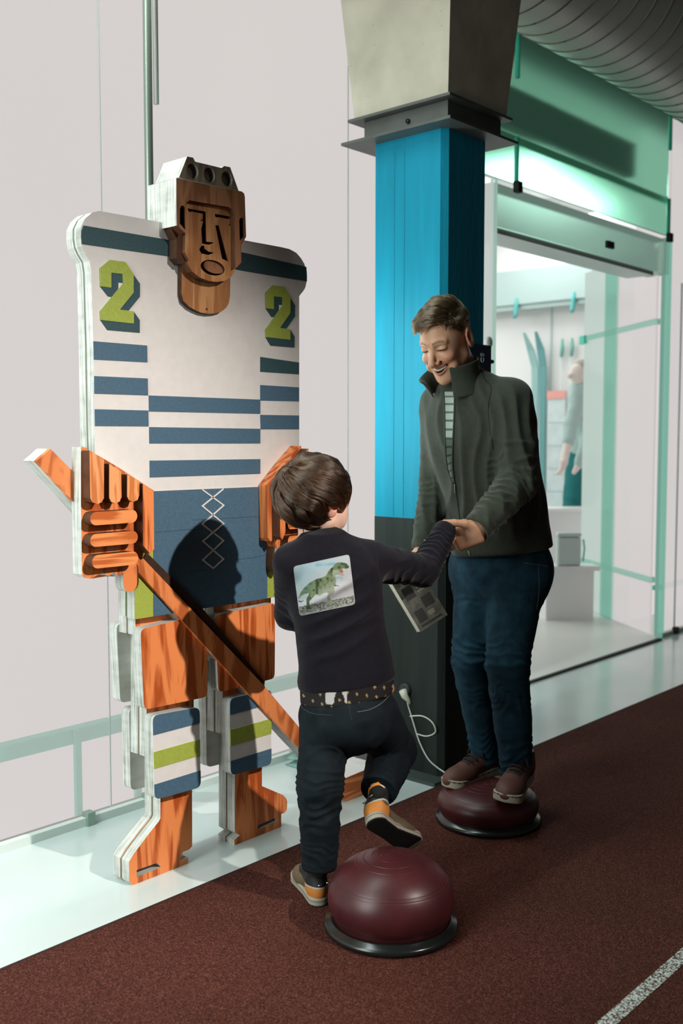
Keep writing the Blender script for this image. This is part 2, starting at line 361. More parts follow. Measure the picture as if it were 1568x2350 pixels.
# ---- spiral ventilation duct
du = empty('ventilation_duct', (4, 2.4, 3.3), 'big round spiral-seam steel ventilation duct under the ceiling', 'duct')
M_duct = mat('galvanised duct', (0.42, 0.42, 0.38), 0.42, 0.5, var=0.08, vscale=6, metal=0.25)
DR, DY, DZ = 0.36, 2.40, 3.42
bm = bmesh.new(); add_tube(bm, [(x, DY, DZ) for x in np.linspace(2.5, 11, 40)], DR, 72, False); bm_obj('duct_wall', bm, M_duct, du, smooth=True)
M_ds = mat('duct seam', (0.14, 0.15, 0.13), 0.45, 0.5, metal=0.5)
for k in range(62):
    x0 = 3.0 + 0.13 * k; n = 72
    bm = bmesh.new()
    add_tube(bm, [(x0 + 0.13 * i / n, DY + (DR + 0.001) * math.sin(2 * PI * i / n), DZ - (DR + 0.001) * math.cos(2 * PI * i / n)) for i in range(n + 1)], 0.0035, 5)
    bm_obj('spiral_seam', bm, M_ds, du, smooth=True)

# ---- the blue concrete column with its concrete capital
cm = empty('column', (3.2, 2.415, 0), kind='structure')
def shaft(name, z0, z1, m, g=0.0):
    X0, X1, Y0, Y1, c = 3.06 - g, 3.335 + g, 2.25 - g, 2.58 + g, 0.022
    return prism(name, [(X0 + c, Y0), (X1 - c, Y0), (X1, Y0 + c), (X1, Y1), (X0, Y1), (X0, Y0 + c)], z0, z1, m, cm)
def boardmark(name, c, var, rough=0.5):
    m, nt, b = nt_new(name)
    t = tex(nt, 'Noise', (14, 14, 1.2), Scale=1.6, Detail=6); t2 = tex(nt, 'Noise', (50, 50, 9), Scale=2.5, Detail=4)
    nt.links.new(ramp(nt, t.outputs[0], [(0.3, tuple(x * (1 - var) for x in c)), (0.7, tuple(min(1, x * (1 + var)) for x in c))]), b.inputs['Base Color'])
    ad = nt.nodes.new('ShaderNodeMath'); ad.operation = 'MULTIPLY_ADD'; ad.inputs[1].default_value = 0.5
    nt.links.new(t2.outputs[0], ad.inputs[0]); nt.links.new(t.outputs[0], ad.inputs[2])
    bump(nt, b, ad.outputs[0], 0.28, 0.008); b.inputs['Roughness'].default_value = rough; b.inputs['Specular IOR Level'].default_value = 0.15; return m
M_blue = boardmark('board marked blue paint', (0.005, 0.215, 0.325), 0.10)
M_dark = boardmark('charcoal plinth paint', (0.020, 0.026, 0.023), 0.2, 0.6)
shaft('blue_shaft', 0.985, 2.42, M_blue); shaft('dark_plinth', 0.012, 0.985, M_dark, 0.0006)
for y, w_ in ((2.437, 0.002), (2.485, 0.003)):
    box('board_ridge', (3.0586, y, 0.99), (3.0602, y + w_, 2.36), M_blue, cm, 0.001)
tag(prism('trim_1', [(2.985, 2.225), (3.42, 2.225), (3.42, 2.66), (2.985, 2.66)], 0.0, 0.014, mat('dark base slab', (0.05, 0.065, 0.058), 0.5)), kind='structure')  # thin dark slab round the column foot
M_col = mat('grey steel collar', (0.075, 0.082, 0.072), 0.45, 0.5, var=0.15, vscale=10)
prism('collar_plate', [(2.985, 2.175), (3.425, 2.175), (3.425, 2.69), (2.985, 2.69)], 2.408, 2.418, M_col, cm)
prism('collar_web', [(3.035, 2.222), (3.375, 2.222), (3.375, 2.615), (3.035, 2.615)], 2.418, 2.492, M_col, cm)
prism('collar_top', [(2.995, 2.185), (3.40, 2.185), (3.40, 2.665), (2.995, 2.665)], 2.492, 2.502, M_col, cm)
lathe('collar_bolt', [(0, 0), (0.009, 0), (0.009, 0.008), (0, 0.009)], (3.034, 2.40, 2.452), M_black, cm, 10, (-1, 0, 0))
m, nt, b = nt_new('pitted concrete')
v = tex(nt, 'Voronoi', Scale=30.0); t = tex(nt, 'Noise', Scale=5, Detail=7)
cc = ramp(nt, t.outputs[0], [(0.3, (0.36, 0.33, 0.26)), (0.7, (0.50, 0.46, 0.37))])
mx = nt.nodes.new('ShaderNodeMixRGB'); mx.blend_type = 'MULTIPLY'; mx.inputs[0].default_value = 1
nt.links.new(cc, mx.inputs[1]); nt.links.new(ramp(nt, v.outputs['Distance'], [(0.035, (0.35, 0.33, 0.28)), (0.07, (1, 1, 1))]), mx.inputs[2])
nt.links.new(mx.outputs[0], b.inputs['Base Color']); b.inputs['Roughness'].default_value = 0.9; bump(nt, b, t.outputs[0], 0.3, 0.01)
M_conc = m
bm = bmesh.new(); rings = []
for z, e in ((2.503, 0.0), (2.55, 0.004), (3.0, 0.042), (4.3, 0.15)):
    rings.append([bm.verts.new((x + sx * e, y + sy * e, z)) for x, y, sx, sy in ((3.012, 2.205, -1, -1), (3.385, 2.205, 1, -1), (3.385, 2.645, 1, 1), (3.012, 2.645, -1, 1))])
for a, c in zip(rings, rings[1:]):
    for k in range(4): bm.faces.new((a[k], a[(k + 1) % 4], c[(k + 1) % 4], c[k]))
bm.faces.new(rings[0]); bm.faces.new(rings[-1]); bm_obj('capital', bm, M_conc, cm)

# ---- sign on the column, read upwards
sg = empty('column_sign', (3.28, 2.24, 1.6), 'navy sign with upright white letters behind the man, on the blue column', 'sign')
box('sign_plate', (3.16, 2.236, 1.20), (3.348, 2.249, 1.645), mat('navy sign', (0.012, 0.035, 0.07), 0.45), sg, 0.001)
lathe('sign_screw', [(0, 0), (0.008, 0), (0.008, 0.02), (0, 0.021)], (3.347, 2.243, 1.585), M_black, sg, 10, (1, 0, 0))
fc = bpy.data.curves.new('sign_lettering', 'FONT'); fc.body = 'CE'; fc.size = 0.030; fc.extrude = 0.0008; fc.space_character = 1.08
fc.materials.append(mat('white print', (0.62, 0.70, 0.70), 0.5))
fo = bpy.data.objects.new('sign_lettering', fc); COL.objects.link(fo); bpy.context.view_layer.update()
tm = bpy.data.meshes.new_from_object(fo.evaluated_get(bpy.context.evaluated_depsgraph_get())); bpy.data.objects.remove(fo)
tm.transform(Matrix.Translation(([(3.2967,1.5758)][0][0], 2.2352, [(3.2967,1.5758)][0][1])) @ Matrix(((0, -1, 0), (0, 0, -1), (1, 0, 0))).to_4x4())
link(bpy.data.objects.new('sign_lettering', tm), sg)

# ---- power cord plugged into the plinth
pc = empty('power_cord', (3.05, 2.4, 0), 'thin white power cord looping from its plug down the dark plinth', 'cord')
M_cord = mat('white cord', (0.60, 0.62, 0.56), 0.45)
pp = [(2.4019,0.2772),(2.389,0.2456),(2.3739,0.2093),(2.3441,0.1389),(2.3021,0.08)]
loop = [(2.3888,0.2252),(2.3281,0.238),(2.2826,0.2246),(2.2661,0.1944),(2.2823,0.1746),(2.3172,0.1611),(2.3589,0.163)]
bm = bmesh.new()
def smooth_path(p, n=8):
    p = [Vector(q) for q in p]; out = []
    for i in range(len(p) - 1):
        a, b_, c, d = p[max(i - 1, 0)], p[i], p[i + 1], p[min(i + 2, len(p) - 1)]
        for k in range(n):
            t = k / n; out.append(0.5 * ((2 * b_) + (c - a) * t + (2 * a - 5 * b_ + 4 * c - d) * t * t + (3 * b_ - a - 3 * c + d) * t ** 3))
    return out + [p[-1]]
main_pts = [(3.045, y, z) for y, z in pp] + [(3.0546,2.2619,0.0494), (3.0647,2.2186,0.0297), (3.0735,2.1928,0.0184), (3.1393,2.1613,-0.0128)]
add_tube(bm, smooth_path(main_pts), 0.0028, 8)
lp = [(3.046 - 0.004 * math.sin(i), y, z) for i, (y, z) in enumerate(loop)]
add_tube(bm, smooth_path(lp), 0.0026, 8)
bm_obj('cable', bm, M_cord, pc, smooth=True)
(y0, z0), (y1, z1) = [(2.42,0.3211),(2.3922,0.2852)]
M_plug = mat('cream plug', (0.55, 0.55, 0.44), 0.4)
bm = bmesh.new(); add_tube(bm, [(3.04, y0, z0), (3.035, y0 + (y1 - y0) * .5, z0 + (z1 - z0) * .5), (3.042, y1, z1), (3.045, y1 - 0.004, z1 - 0.012)], [0.016, 0.014, 0.008, 0.004], 12)
bm_obj('plug', bm, M_plug, pc, smooth=True)
lathe('socket', [(0, 0), (0.026, 0), (0.026, 0.01), (0.02, 0.014), (0, 0.014)], (3.0605, y0, z0), mat('dark socket', (0.03, 0.035, 0.032), 0.5), pc, 20, (-1, 0, 0))

# ---- heap of clear green foil behind the blade
M_foil, nt, b = nt_new('clear green plastic'); b.inputs['Base Color'].default_value = (0.45, 0.80, 0.72, 1)
b.inputs['Transmission Weight'].default_value = 0.55; b.inputs['Roughness'].default_value = 0.15
gp = empty('folded_plastic_sheet', (2.93, 2.68, 0), 'folded clear green plastic sheets lying by the column behind the stick blade', 'sheet')
for k in range(4):
    bm = bmesh.new(); g = []
    for i in range(9):
        row = []
        for j in range(9):
            x = 2.80 + 0.17 * i / 8 + 0.01 * k; y = 2.60 + 0.22 * j / 8
            z = 0.006 + 0.022 * k + 0.008 * math.sin(i * 1.7 + k * 2.1) * math.sin(j * 1.3 + k) + (0.02 * (i / 8) if k > 1 else 0)
            row.append(bm.verts.new((x, y, max(0.003, z))))
        g.append(row)
    for i in range(8):
        for j in range(8): bm.faces.new((g[i][j], g[i + 1][j], g[i + 1][j + 1], g[i][j + 1]))
    o = bm_obj('plastic_fold', bm, M_foil, gp, smooth=True); md = o.modifiers.new('thick', 'SOLIDIFY'); md.thickness = 0.004

# ---- two half-ball balance domes
def dome(loc, label, zb=0.078, hh=0.116, rm=0.166):
    d = empty('balance_dome', loc, label, 'balance dome', 'half-ball balance domes on the red track')
    prof = [(0.0, 0.012), (0.140, 0.012), (0.152, 0.022)]
    for i in range(1, 60):
        a = -0.45 + (PI / 2 + 0.45) * i / 60
        r = rm * max(0.0, math.cos(a)) ** (0.9 if hh > 0.1 else 0.7); z = zb + hh * math.sin(a) if a > 0 else zb + (zb + 0.027) * math.sin(a)
        prof.append((r, z))
    out = []
    for r, z in prof:
        out.append((r, z))
        for gr in (0.020, 0.032, 0.05, 0.075, 0.098):
            pass
    prof2 = []
    for (r0, z0), (r1, z1) in zip(out, out[1:]):
        prof2.append((r0, z0))
    for gr in (0.018, 0.030, 0.048, 0.072, 0.094, 0.146, 0.151):    # moulded rings
        zs = [p for p in out if p[1] > zb + 0.002]
        rr = np.array([p[0] for p in zs][::-1]); zz = np.array([p[1] for p in zs][::-1])
        for dr, dz in ((-0.0016, 0), (0, -0.0018), (0.0016, 0)):
            prof2.append((gr + dr, float(np.interp(gr + dr, rr, zz)) + dz))
    low = [p for p in prof2 if p[1] <= zb + 0.002]; hi = sorted([p for p in prof2 if p[1] > zb + 0.002], key=lambda p: -p[0])
    hi.append((0.0, hi[-1][1] + 0.0002))
    x, y, z = loc
    lathe('ball_half', low + hi, loc, M_domer, d, 96)
    lathe('base_ring', [(0.0, 0.0), (0.168, 0.0), (0.1755, 0.004), (0.1765, 0.012), (0.172, 0.018), (0.164, 0.0195), (0.160, 0.026), (0.154, 0.027), (0.150, 0.02), (0, 0.02)], loc, M_dring, d, 96)
    return d
M_domer, nt, b = nt_new('oxblood rubber')
t = tex(nt, 'Noise', Scale=14, Detail=5)
nt.links.new(ramp(nt, t.outputs[0], [(0.3, (0.046, 0.008, 0.010)), (0.7, (0.066, 0.012, 0.014))]), b.inputs['Base Color'])
b.inputs['Roughness'].default_value = 0.38; b.inputs['Specular IOR Level'].default_value = 0.42
M_dring = mat('glossy black plastic', (0.010, 0.012, 0.011), 0.22, 0.5)
dome((2.028, 1.651, 0.0068), 'oxblood balance dome on a black ring, free in front of the boy')
dome((2.834, 1.888, 0.0068), 'oxblood balance dome on a black ring with the man standing on it', 0.062, 0.062, 0.169)

# ================================================================ THE WOODEN PLAYER (stands across y = 2.37)
M_pine = wood('oiled orange pine', (0.86, 0.27, 0.085), (0.46, 0.088, 0.018), 0.62, 1.9)
M_pine_h = wood('oiled pine lying grain', (0.92, 0.33, 0.11), (0.58, 0.14, 0.032), 1.0, 1.0, axis='X')
M_pine_f = wood('pale pine finger', (0.93, 0.40, 0.16), (0.66, 0.20, 0.055), 0.9, 1.0)
M_pine_s = wood('stick pine', (0.82, 0.27, 0.09), (0.48, 0.12, 0.03), 1.0, 0.8, axis='D')
M_face = wood('face cedar', (0.60, 0.29, 0.12), (0.38, 0.155, 0.055), 1.2, 0.5)
M_helmet = wood('helmet walnut', (0.40, 0.18, 0.085), (0.24, 0.095, 0.042), 1.2, 0.5)
M_crown = wood('bare grey wood', (0.30, 0.24, 0.165), (0.21, 0.16, 0.11), 1.4, 0.5)
M_stain_shade = mat('dark stain and shade', (0.045, 0.017, 0.008), 0.6, var=0.3, vscale=30)  # stain plus the shade of recesses and stick put into the colour
M_stain_shade2 = mat('dark edge stain and shade', (0.085, 0.030, 0.012), 0.6, var=0.3, vscale=30)  # edge stain, also the shade of bored holes put into the colour
M_wpaint = mat('matt white paint', (0.80, 0.77, 0.74), 0.55, var=0.03, vscale=40)
M_slate = mat('slate blue paint', (0.072, 0.145, 0.215), 0.55, var=0.12, vscale=150)
M_petrol = mat('dark petrol paint', (0.038, 0.090, 0.105), 0.55, var=0.12, vscale=150)
M_lime = mat('lime green paint', (0.38, 0.46, 0.075), 0.55, var=0.1, vscale=150)
m, nt, b = nt_new('limewashed plywood edge')
wv = tex(nt, 'Noise', (6, 170, 6), Scale=1.0, Detail=3); n2 = tex(nt, 'Noise', (3, 3, 9), Scale=4, Detail=5)
mx = nt.nodes.new('ShaderNodeMath'); mx.operation = 'MULTIPLY_ADD'; mx.inputs[1].default_value = 0.5
nt.links.new(n2.outputs[0], mx.inputs[0]); nt.links.new(wv.outputs[0], mx.inputs[2])
nt.links.new(ramp(nt, mx.outputs[0], [(0.5, (0.26, 0.26, 0.22)), (0.75, (0.52, 0.52, 0.48)), (0.95, (0.66, 0.66, 0.62))]), b.inputs['Base Color'])
b.inputs['Roughness'].default_value = 0.7; M_edge_w = m
M_gap = mat('green grey core', (0.20, 0.24, 0.19), 0.8)
M_crack = mat('paint crack', (0.02, 0.04, 0.06), 0.9)

def plate(name, outer, y, t, mf, ms, parent, holes=()):
    """board standing across y: front face at y (towards the hall), thickness t behind it; outer and holes are (x, z) outlines"""
    loops = [list(outer)] + [list(h) for h in holes]
    tri = tessellate_polygon([[Vector((x, z, 0)) for x, z in l] for l in loops])
    flat = [p for l in loops for p in l]; n = len(flat)
    vs = [(x, y, z) for x, z in flat] + [(x, y + t, z) for x, z in flat]
    fs, mi = [], []
    for a, b_, c in tri:
        p, q, r = flat[a], flat[b_], flat[c]
        cr = (q[0] - p[0]) * (r[1] - p[1]) - (q[1] - p[1]) * (r[0] - p[0])
        if cr < 0: b_, c = c, b_
        fs.append((a, b_, c)); mi.append(0); fs.append((a + n, c + n, b_ + n)); mi.append(1)
    k0 = 0
    for li, l in enumerate(loops):
        m_ = len(l); area = sum(l[i][0] * l[(i + 1) % m_][1] - l[(i + 1) % m_][0] * l[i][1] for i in range(m_))
        ccw = (area > 0) == (li == 0)
        for i in range(m_):
            a, c = k0 + i, k0 + (i + 1) % m_
            fs.append((a, a + n, c + n, c) if ccw else (a, c, c + n, a + n)); mi.append(1)
        k0 += m_
    return mesh_obj(name, vs, fs, [mf, ms], parent, mi)
def soften(p, r=0.012, n=4, which=None):
    """round the corners of an outline"""
    out = []; m_ = len(p)
    for i in range(m_):
        a, b_, c = Vector(p[i - 1]), Vector(p[i]), Vector(p[(i + 1) % m_])
        d1_, d2_ = (a - b_), (c - b_); rr = min(r, d1_.length * .45, d2_.length * .45)
        s, e = b_ + d1_.normalized() * rr, b_ + d2_.normalized() * rr
        for k in range(n + 1):
            t_ = k / n; out.append(tuple(s * (1 - t_) ** 2 + b_ * 2 * t_ * (1 - t_) + e * t_ * t_))
    return out
def clip_z(p, z0, z1):
    def half(p, f, inside):
        out = []
        for i in range(len(p)):
            a, b_ = p[i - 1], p[i]
            if inside(a) != inside(b_):
                t_ = (f - a[1]) / (b_[1] - a[1]); out.append((a[0] + t_ * (b_[0] - a[0]), f))
            if inside(b_): out.append(b_)
        return out
    p = half(p, z0, lambda q: q[1] >= z0)
    return half(p, z1, lambda q: q[1] <= z1) if len(p) > 2 else p
def oval(c, rx, rz, n=28):
    return [(c[0] + rx * math.cos(2 * PI * k / n), c[1] + rz * math.sin(2 * PI * k / n)) for k in range(n)]
def pill(x0, x1, z0, z1, n=8, top=True, bot=True, horizontal=False):
    if horizontal:
        r = (z1 - z0) / 2; zc = (z0 + z1) / 2
        return [(x1 - r + r * math.cos(-PI / 2 + PI * k / n), zc + r * math.sin(-PI / 2 + PI * k / n)) for k in range(n + 1)] + \
               [(x0 + r + r * math.cos(PI / 2 + PI * k / n), zc + r * math.sin(PI / 2 + PI * k / n)) for k in range(n + 1)]
    r = (x1 - x0) / 2; xc = (x0 + x1) / 2; o = []
    o += [(xc + r * math.cos(PI + PI * k / n), z0 + r + r * math.sin(PI + PI * k / n)) for k in range(n + 1)] if bot else [(x0, z0), (x1, z0)]
    o += [(xc + r * math.cos(PI * k / n), z1 - r + r * math.sin(PI * k / n)) for k in range(n + 1)] if top else [(x1, z1), (x0, z1)]
    return o
def offset_in(p, d):
    """shrink an outline towards its inside by about d"""
    m_ = len(p); area = sum(p[i][0] * p[(i + 1) % m_][1] - p[(i + 1) % m_][0] * p[i][1] for i in range(m_)); s = 1 if area > 0 else -1
    out = []
    for i in range(m_):
        a, b_, c = Vector(p[i - 1]), Vector(p[i]), Vector(p[(i + 1) % m_])
        n1 = (b_ - a); n2 = (c - b_)
        n1 = Vector((-n1.y, n1.x)).normalized() if n1.length > 1e-7 else Vector((0, 0)); n2 = Vector((-n2.y, n2.x)).normalized() if n2.length > 1e-7 else n1
        q = (n1 + n2); q = q.normalized() if q.length > 1e-6 else n1
        out.append(tuple(b_ + q * d * s))
    return out

fig = empty('wooden_hockey_player', (2.03, 2.40, 0), 'giant layered wooden ice hockey player cut-out in a striped jersey numbered 2', 'cut-out figure')
YJ = 2.335
# jersey: two boards with a narrow core between them
jersey = [(1.6299,1.8895),(1.7315,1.8909),(1.8667,1.8918),(1.9952,1.8928),(2.1574,1.8871),(2.308,1.8883),(2.3455,1.8873),(2.3764,1.8799),(2.3984,1.8654),(2.4144,1.8489),(2.4216,1.8289),(2.4244,1.7944),(2.4182,1.7742),(2.4097,1.7635),(2.3898,1.7441),(2.3891,1.5764),(2.3878,1.2461),(2.2419,1.1353),(1.7975,1.1371),(1.6047,1.2344),(1.6036,1.3184),(1.6039,1.5442),(1.6015,1.7271),(1.5972,1.7539),(1.5828,1.7736),(1.5744,1.7894),(1.5709,1.8125),(1.5721,1.8385),(1.5846,1.8618),(1.6072,1.8813)]
jb = plate('jersey_board', jersey, YJ, 0.030, M_wpaint, M_edge_w, fig)
plate('jersey_core', offset_in(jersey, 0.003), YJ + 0.030, 0.008, M_gap, M_gap, fig)
plate('jersey_back_board', jersey, YJ + 0.038, 0.030, M_wpaint, M_edge_w, fig)
e = 0.0016
def inlay(name, o, m, parent=jb, y=YJ, h=e): return plate(name, o, y - h, h, m, m, parent)
inlay('shoulder_stripe', [(1.5789,1.8435),(1.9022,1.847),(2.1499,1.8495),(2.4217,1.8408),(2.4244,1.8167),(2.4244,1.7944),(2.1494,1.7946),(1.9015,1.8015),(1.5725,1.7947),(1.5712,1.8125),(1.5723,1.8285)], M_petrol)
for o in ([(1.6033,1.5441),(1.7807,1.5447),(1.781,1.4982),(1.6043,1.4958)], [(1.6046,1.452),(1.7812,1.4534),(1.7816,1.4064),(1.6043,1.4054)], [(1.6045,1.3638),(1.7819,1.3642),(1.7822,1.3199),(1.6044,1.319)]):
    inlay('left_stripe', o, M_slate)
for k, o in enumerate(([(2.2148,1.5394),(2.387,1.5316),(2.3868,1.4938),(2.2145,1.4936)], [(2.2141,1.4525),(2.3866,1.4517),(2.3864,1.4068),(2.2138,1.4046)], [(2.2134,1.36),(2.3862,1.3611),(2.3861,1.3167),(2.215,1.3153)])):
    inlay('right_stripe', o, M_petrol if k == 0 else M_slate)
for o in ([(1.784,1.4062),(2.2138,1.4073),(2.2135,1.3634),(1.7841,1.3618)], [(1.7841,1.3179),(2.2131,1.3166),(2.2128,1.2712),(1.7841,1.272)], [(1.7841,1.2237),(2.2124,1.2222),(2.212,1.1766),(1.7841,1.1764)]):
    inlay('middle_stripe', o, M_slate)
num_sh = [(1.6271,1.7386),(1.6595,1.7647),(1.7095,1.7657),(1.7367,1.7361),(1.7588,1.7123),(1.7582,1.6773),(1.7194,1.635),(1.7357,1.6347),(1.7564,1.6131),(1.7558,1.578),(1.6488,1.5771),(1.6269,1.6019),(1.6259,1.6254),(1.6666,1.6669),(1.6523,1.6672),(1.6279,1.6909)]
num_in = [(1.6865,1.7072),(1.7,1.7072),(1.6862,1.6878)]
num_gr = [(1.6271,1.7386),(1.6595,1.7647),(1.7095,1.7657),(1.7367,1.7361),(1.7359,1.6861),(1.6889,1.6351),(1.7357,1.6347),(1.7352,1.6013),(1.6269,1.6019),(1.6259,1.6254),(1.7011,1.7073),(1.7005,1.7321),(1.6632,1.7312),(1.6624,1.6911),(1.6279,1.6909)]
(xr, _), (xl, _) = [(2.2375,1.7331),(1.6271,1.7386)]
for dx in (0.0, xr - xl):
    mv = lambda p: [(x + dx, z) for x, z in p]
    s_ = inlay('number', mv(num_sh), M_petrol); plate('number_front', mv(num_gr), YJ - 2 * e, e, M_lime, M_lime, jb)
    plate('number_counter', mv(num_in), YJ - 1.5 * e, e, M_wpaint, M_wpaint, jb)
for z in (1.60, 1.46, 1.33):    # butt joints of the back board's edge
    box('edge_joint', (1.6225, YJ + 0.037, z), (1.64, YJ + 0.0685, z + 0.002), M_stain_shade, fig)

# head: crown, helmet, face and neck boards one in front of the other
crown = [(1.8528,2.0089),(1.8826,2.0713),(1.9039,2.0723),(1.9113,2.0627),(1.961,2.0635),(2.0057,2.0642),(2.0113,2.0658),(2.0194,2.0719),(2.0428,2.0731),(2.0756,2.0104),(1.9603,2.0065)]
holes = [[(1.9008,2.0346),(1.901,2.055)], [(1.9629,2.0356),(1.9631,2.0564)], [(2.0295,2.037),(2.0298,2.0579)]]
hp = [oval(a, b_[1] - a[1], b_[1] - a[1]) for a, b_ in holes]
cr = plate('helmet_crown', crown, 2.275, 0.020, M_crown, M_edge_w, fig, hp)
plate('crown_back', crown, 2.295, 0.085, M_crown, M_edge_w, fig)
for h_ in hp:   # shade inside the three bored holes, put in as a dark lining
    bm = bmesh.new(); nn = len(h_)
    a_ = [bm.verts.new((x, 2.2755, z)) for x, z in h_]; c_ = [bm.verts.new((x, 2.2945, z)) for x, z in h_]
    for k in range(nn): bm.faces.new((a_[k], a_[(k + 1) % nn], c_[(k + 1) % nn], c_[k]))
    bm_obj('hole_shade', bm, M_stain_shade2, cr, smooth=True)
helmet = [(1.8403,2.0025),(1.8749,2.004),(2.071,2.0092),(2.0842,2.0094),(2.0924,2.0057),(2.0953,1.9959),(2.0969,1.9446),(2.0993,1.8814),(2.0799,1.8538),(2.0794,1.8042),(2.0601,1.7863),(2.0558,1.7858),(2.0543,1.9378),(2.0472,1.9498),(2.0357,1.9564),(1.8848,1.9507),(1.8736,1.9413),(1.8699,1.9285),(1.869,1.8581),(1.8411,1.8742)]
slots = [[(1.8495,1.8816),(1.8506,1.9223),(1.8541,1.9289),(1.8594,1.9324),(1.865,1.9313),(1.8681,1.9272),(1.8688,1.8663)], [(2.0735,1.8663),(2.0723,1.9267),(2.0776,1.9329),(2.0841,1.9344),(2.0894,1.9305),(2.0901,1.88)]]
hm = plate('helmet', helmet, 2.270, 0.045, M_helmet, M_stain_shade2, fig, slots)
plate('helmet_slot_back', [(1.8403,2.0025),(2.071,2.0092),(2.0924,2.0057),(2.0969,1.9446),(2.0993,1.8814),(2.0799,1.8538),(2.0711,1.8655),(2.0631,1.9392),(2.0401,1.9609),(1.8849,1.9534),(1.8714,1.9369),(1.8703,1.8583),(1.8411,1.8742)], 2.3152, 0.02, M_stain_shade, M_stain_shade, fig)
side = [(1.8403,2.0025),(1.8487,2.0046),(2.071,2.0092),(2.0842,2.0094),(2.0924,2.0057),(2.0969,1.9446),(2.0994,1.8911),(2.095,1.8926),(2.093,1.9966),(1.8511,1.992),(1.8468,1.8751),(1.839,1.8749)]
plate('helmet_white_edge', offset_in(side, -0.0010), 2.2712, 0.128, M_edge_w, M_edge_w, fig)
plate('ear_flap', [(1.8612,1.8814),(1.8937,1.8668),(1.8929,1.8088),(1.9048,1.7875),(1.8966,1.7803),(1.8791,1.7781),(1.8607,1.7922),(1.8627,1.8438),(1.8447,1.8698)], 2.300, 0.034, M_stain_shade2, M_stain_shade, fig)
face = [(1.8998,1.9556),(2.0519,1.9613),(2.0649,1.9545),(2.0706,1.9451),(2.0708,1.7857),(2.066,1.7722),(2.0513,1.7586),(2.028,1.7462),(1.9993,1.7398),(1.9683,1.7394),(1.9351,1.7451),(1.908,1.7585),(1.892,1.7763),(1.8889,1.7831),(1.8954,1.7881),(1.887,1.8004),(1.8804,1.8098),(1.8839,1.8679),(1.8848,1.9336),(1.8889,1.9456)]
fh = [[(1.8928,1.9325),(1.9589,1.9342),(1.9607,1.8496),(1.9907,1.8517),(1.9709,1.8426),(1.9451,1.8419),(1.9423,1.8828),(1.9503,1.9059),(1.9399,1.9064),(1.9415,1.9243),(1.8967,1.9241)],
      [(1.9936,1.9338),(2.0662,1.9358),(2.0659,1.9096),(2.0484,1.9084),(2.0457,1.9251),(1.9957,1.9251)],
      [(1.9955,1.9014),(2.0082,1.9033),(2.0445,1.804),(2.02,1.8094)],
      [(1.9528,1.8384),(1.9417,1.8348),(1.9339,1.8243),(1.9415,1.8138),(1.9692,1.8133),(1.9903,1.8229),(1.9693,1.8228),(1.9541,1.8291)]]
mc = [(1.9842,1.7789),(2.0298,1.7846),(1.9839,1.7571)]
fh.append(oval(mc[0], mc[1][0] - mc[0][0], mc[0][1] - mc[2][1]))
fp = plate('face', face, 2.288, 0.030, M_face, M_stain_shade2, fig, fh)
fb = plate('face_back', offset_in(face, 0.001), 2.3182, 0.014, M_stain_shade, M_stain_shade2, fig)  # dark stained back, also painting the shade inside the face cut-outs
mc2 = [(1.9983,1.7846),(2.0396,1.7897),(1.9981,1.7649)]
plate('mouth', oval(mc2[0], mc2[1][0] - mc2[0][0], mc2[0][1] - mc2[2][1]), 2.296, 0.0225, M_helmet, M_stain_shade2, fig)
for o in ([(1.9066,1.9267),(1.9502,1.9271),(1.9495,1.9096),(1.9064,1.9101)], [(2.0067,1.927),(2.0556,1.9277),(2.0571,1.9125),(2.0066,1.9122)]):
    plate('eye_inset', o, 2.2895, 0.02, M_face, M_stain_shade2, fig)
neck = [(1.8939,1.7861),(1.8926,1.6984),(1.8991,1.6781),(1.9207,1.6634),(1.9426,1.656),(1.9648,1.651),(1.993,1.6501),(2.0216,1.6545),(2.0419,1.6609),(2.0625,1.6748),(2.073,1.6911),(2.0767,1.7112),(2.079,1.7879)]
plate('neck', neck, 2.318, 0.018, M_face, M_stain_shade, fig)
lathe('peg_hole', [(0, 0), (0.0035, 0), (0, 0.0015)], (*[(x, 2.3178, z) for x, z in [(1.9852,1.6632)]][0],), M_stain_shade, fig, 8, (0, -1, 0))

# shorts
YS = 2.333
shorts = [(1.7495,1.1371),(1.7279,1.0022),(1.724,0.7798),(2.3115,0.7804),(2.3125,0.9668),(2.2919,1.1344)]
so = plate('shorts_board', shorts, YS, 0.034, M_lime, M_edge_w, fig)
plate('shorts_back_board', [(x - 0.0, z + 0.004) for x, z in shorts], YS + 0.042, 0.034, M_lime, M_edge_w, fig)
plate('shorts_core', offset_in(shorts, 0.004), YS + 0.034, 0.008, M_gap, M_gap, fig)
inlay('blue_panel', [(1.7949,1.1369),(2.24,1.1347),(2.2375,0.7804),(1.7892,0.7801)], M_slate, so, YS)
def ribbon(pts_, w_):
    """a bent strip as one outline (zigzag lace)"""
    L, R_ = [], []
    P_ = [Vector(p) for p in pts_]
    for i, p in enumerate(P_):
        d1_ = (p - P_[i - 1]).normalized() if i else (P_[1] - p).normalized(); d2_ = (P_[i + 1] - p).normalized() if i < len(P_) - 1 else d1_
        q = (d1_ + d2_).normalized(); n_ = Vector((-q.y, q.x)); k = w_ / 2 / max(0.35, abs(n_.dot(Vector((-d1_.y, d1_.x)))))
        L.append(tuple(p + n_ * k)); R_.append(tuple(p - n_ * k))
    return L + R_[::-1]
for zig in ([(1.9731,1.1352),(2.0562,1.0848),(1.9718,1.0326),(2.0551,0.9776),(1.9727,0.926),(2.0144,0.8967)], [(2.056,1.1345),(1.9725,1.0865),(2.0556,1.0292),(1.9734,0.9818),(2.0545,0.9218),(2.0129,0.8968)]):
    plate('lace', ribbon(zig, 0.0042), YS - 2 * e, 1.2 * e, M_wpaint, M_wpaint, so)
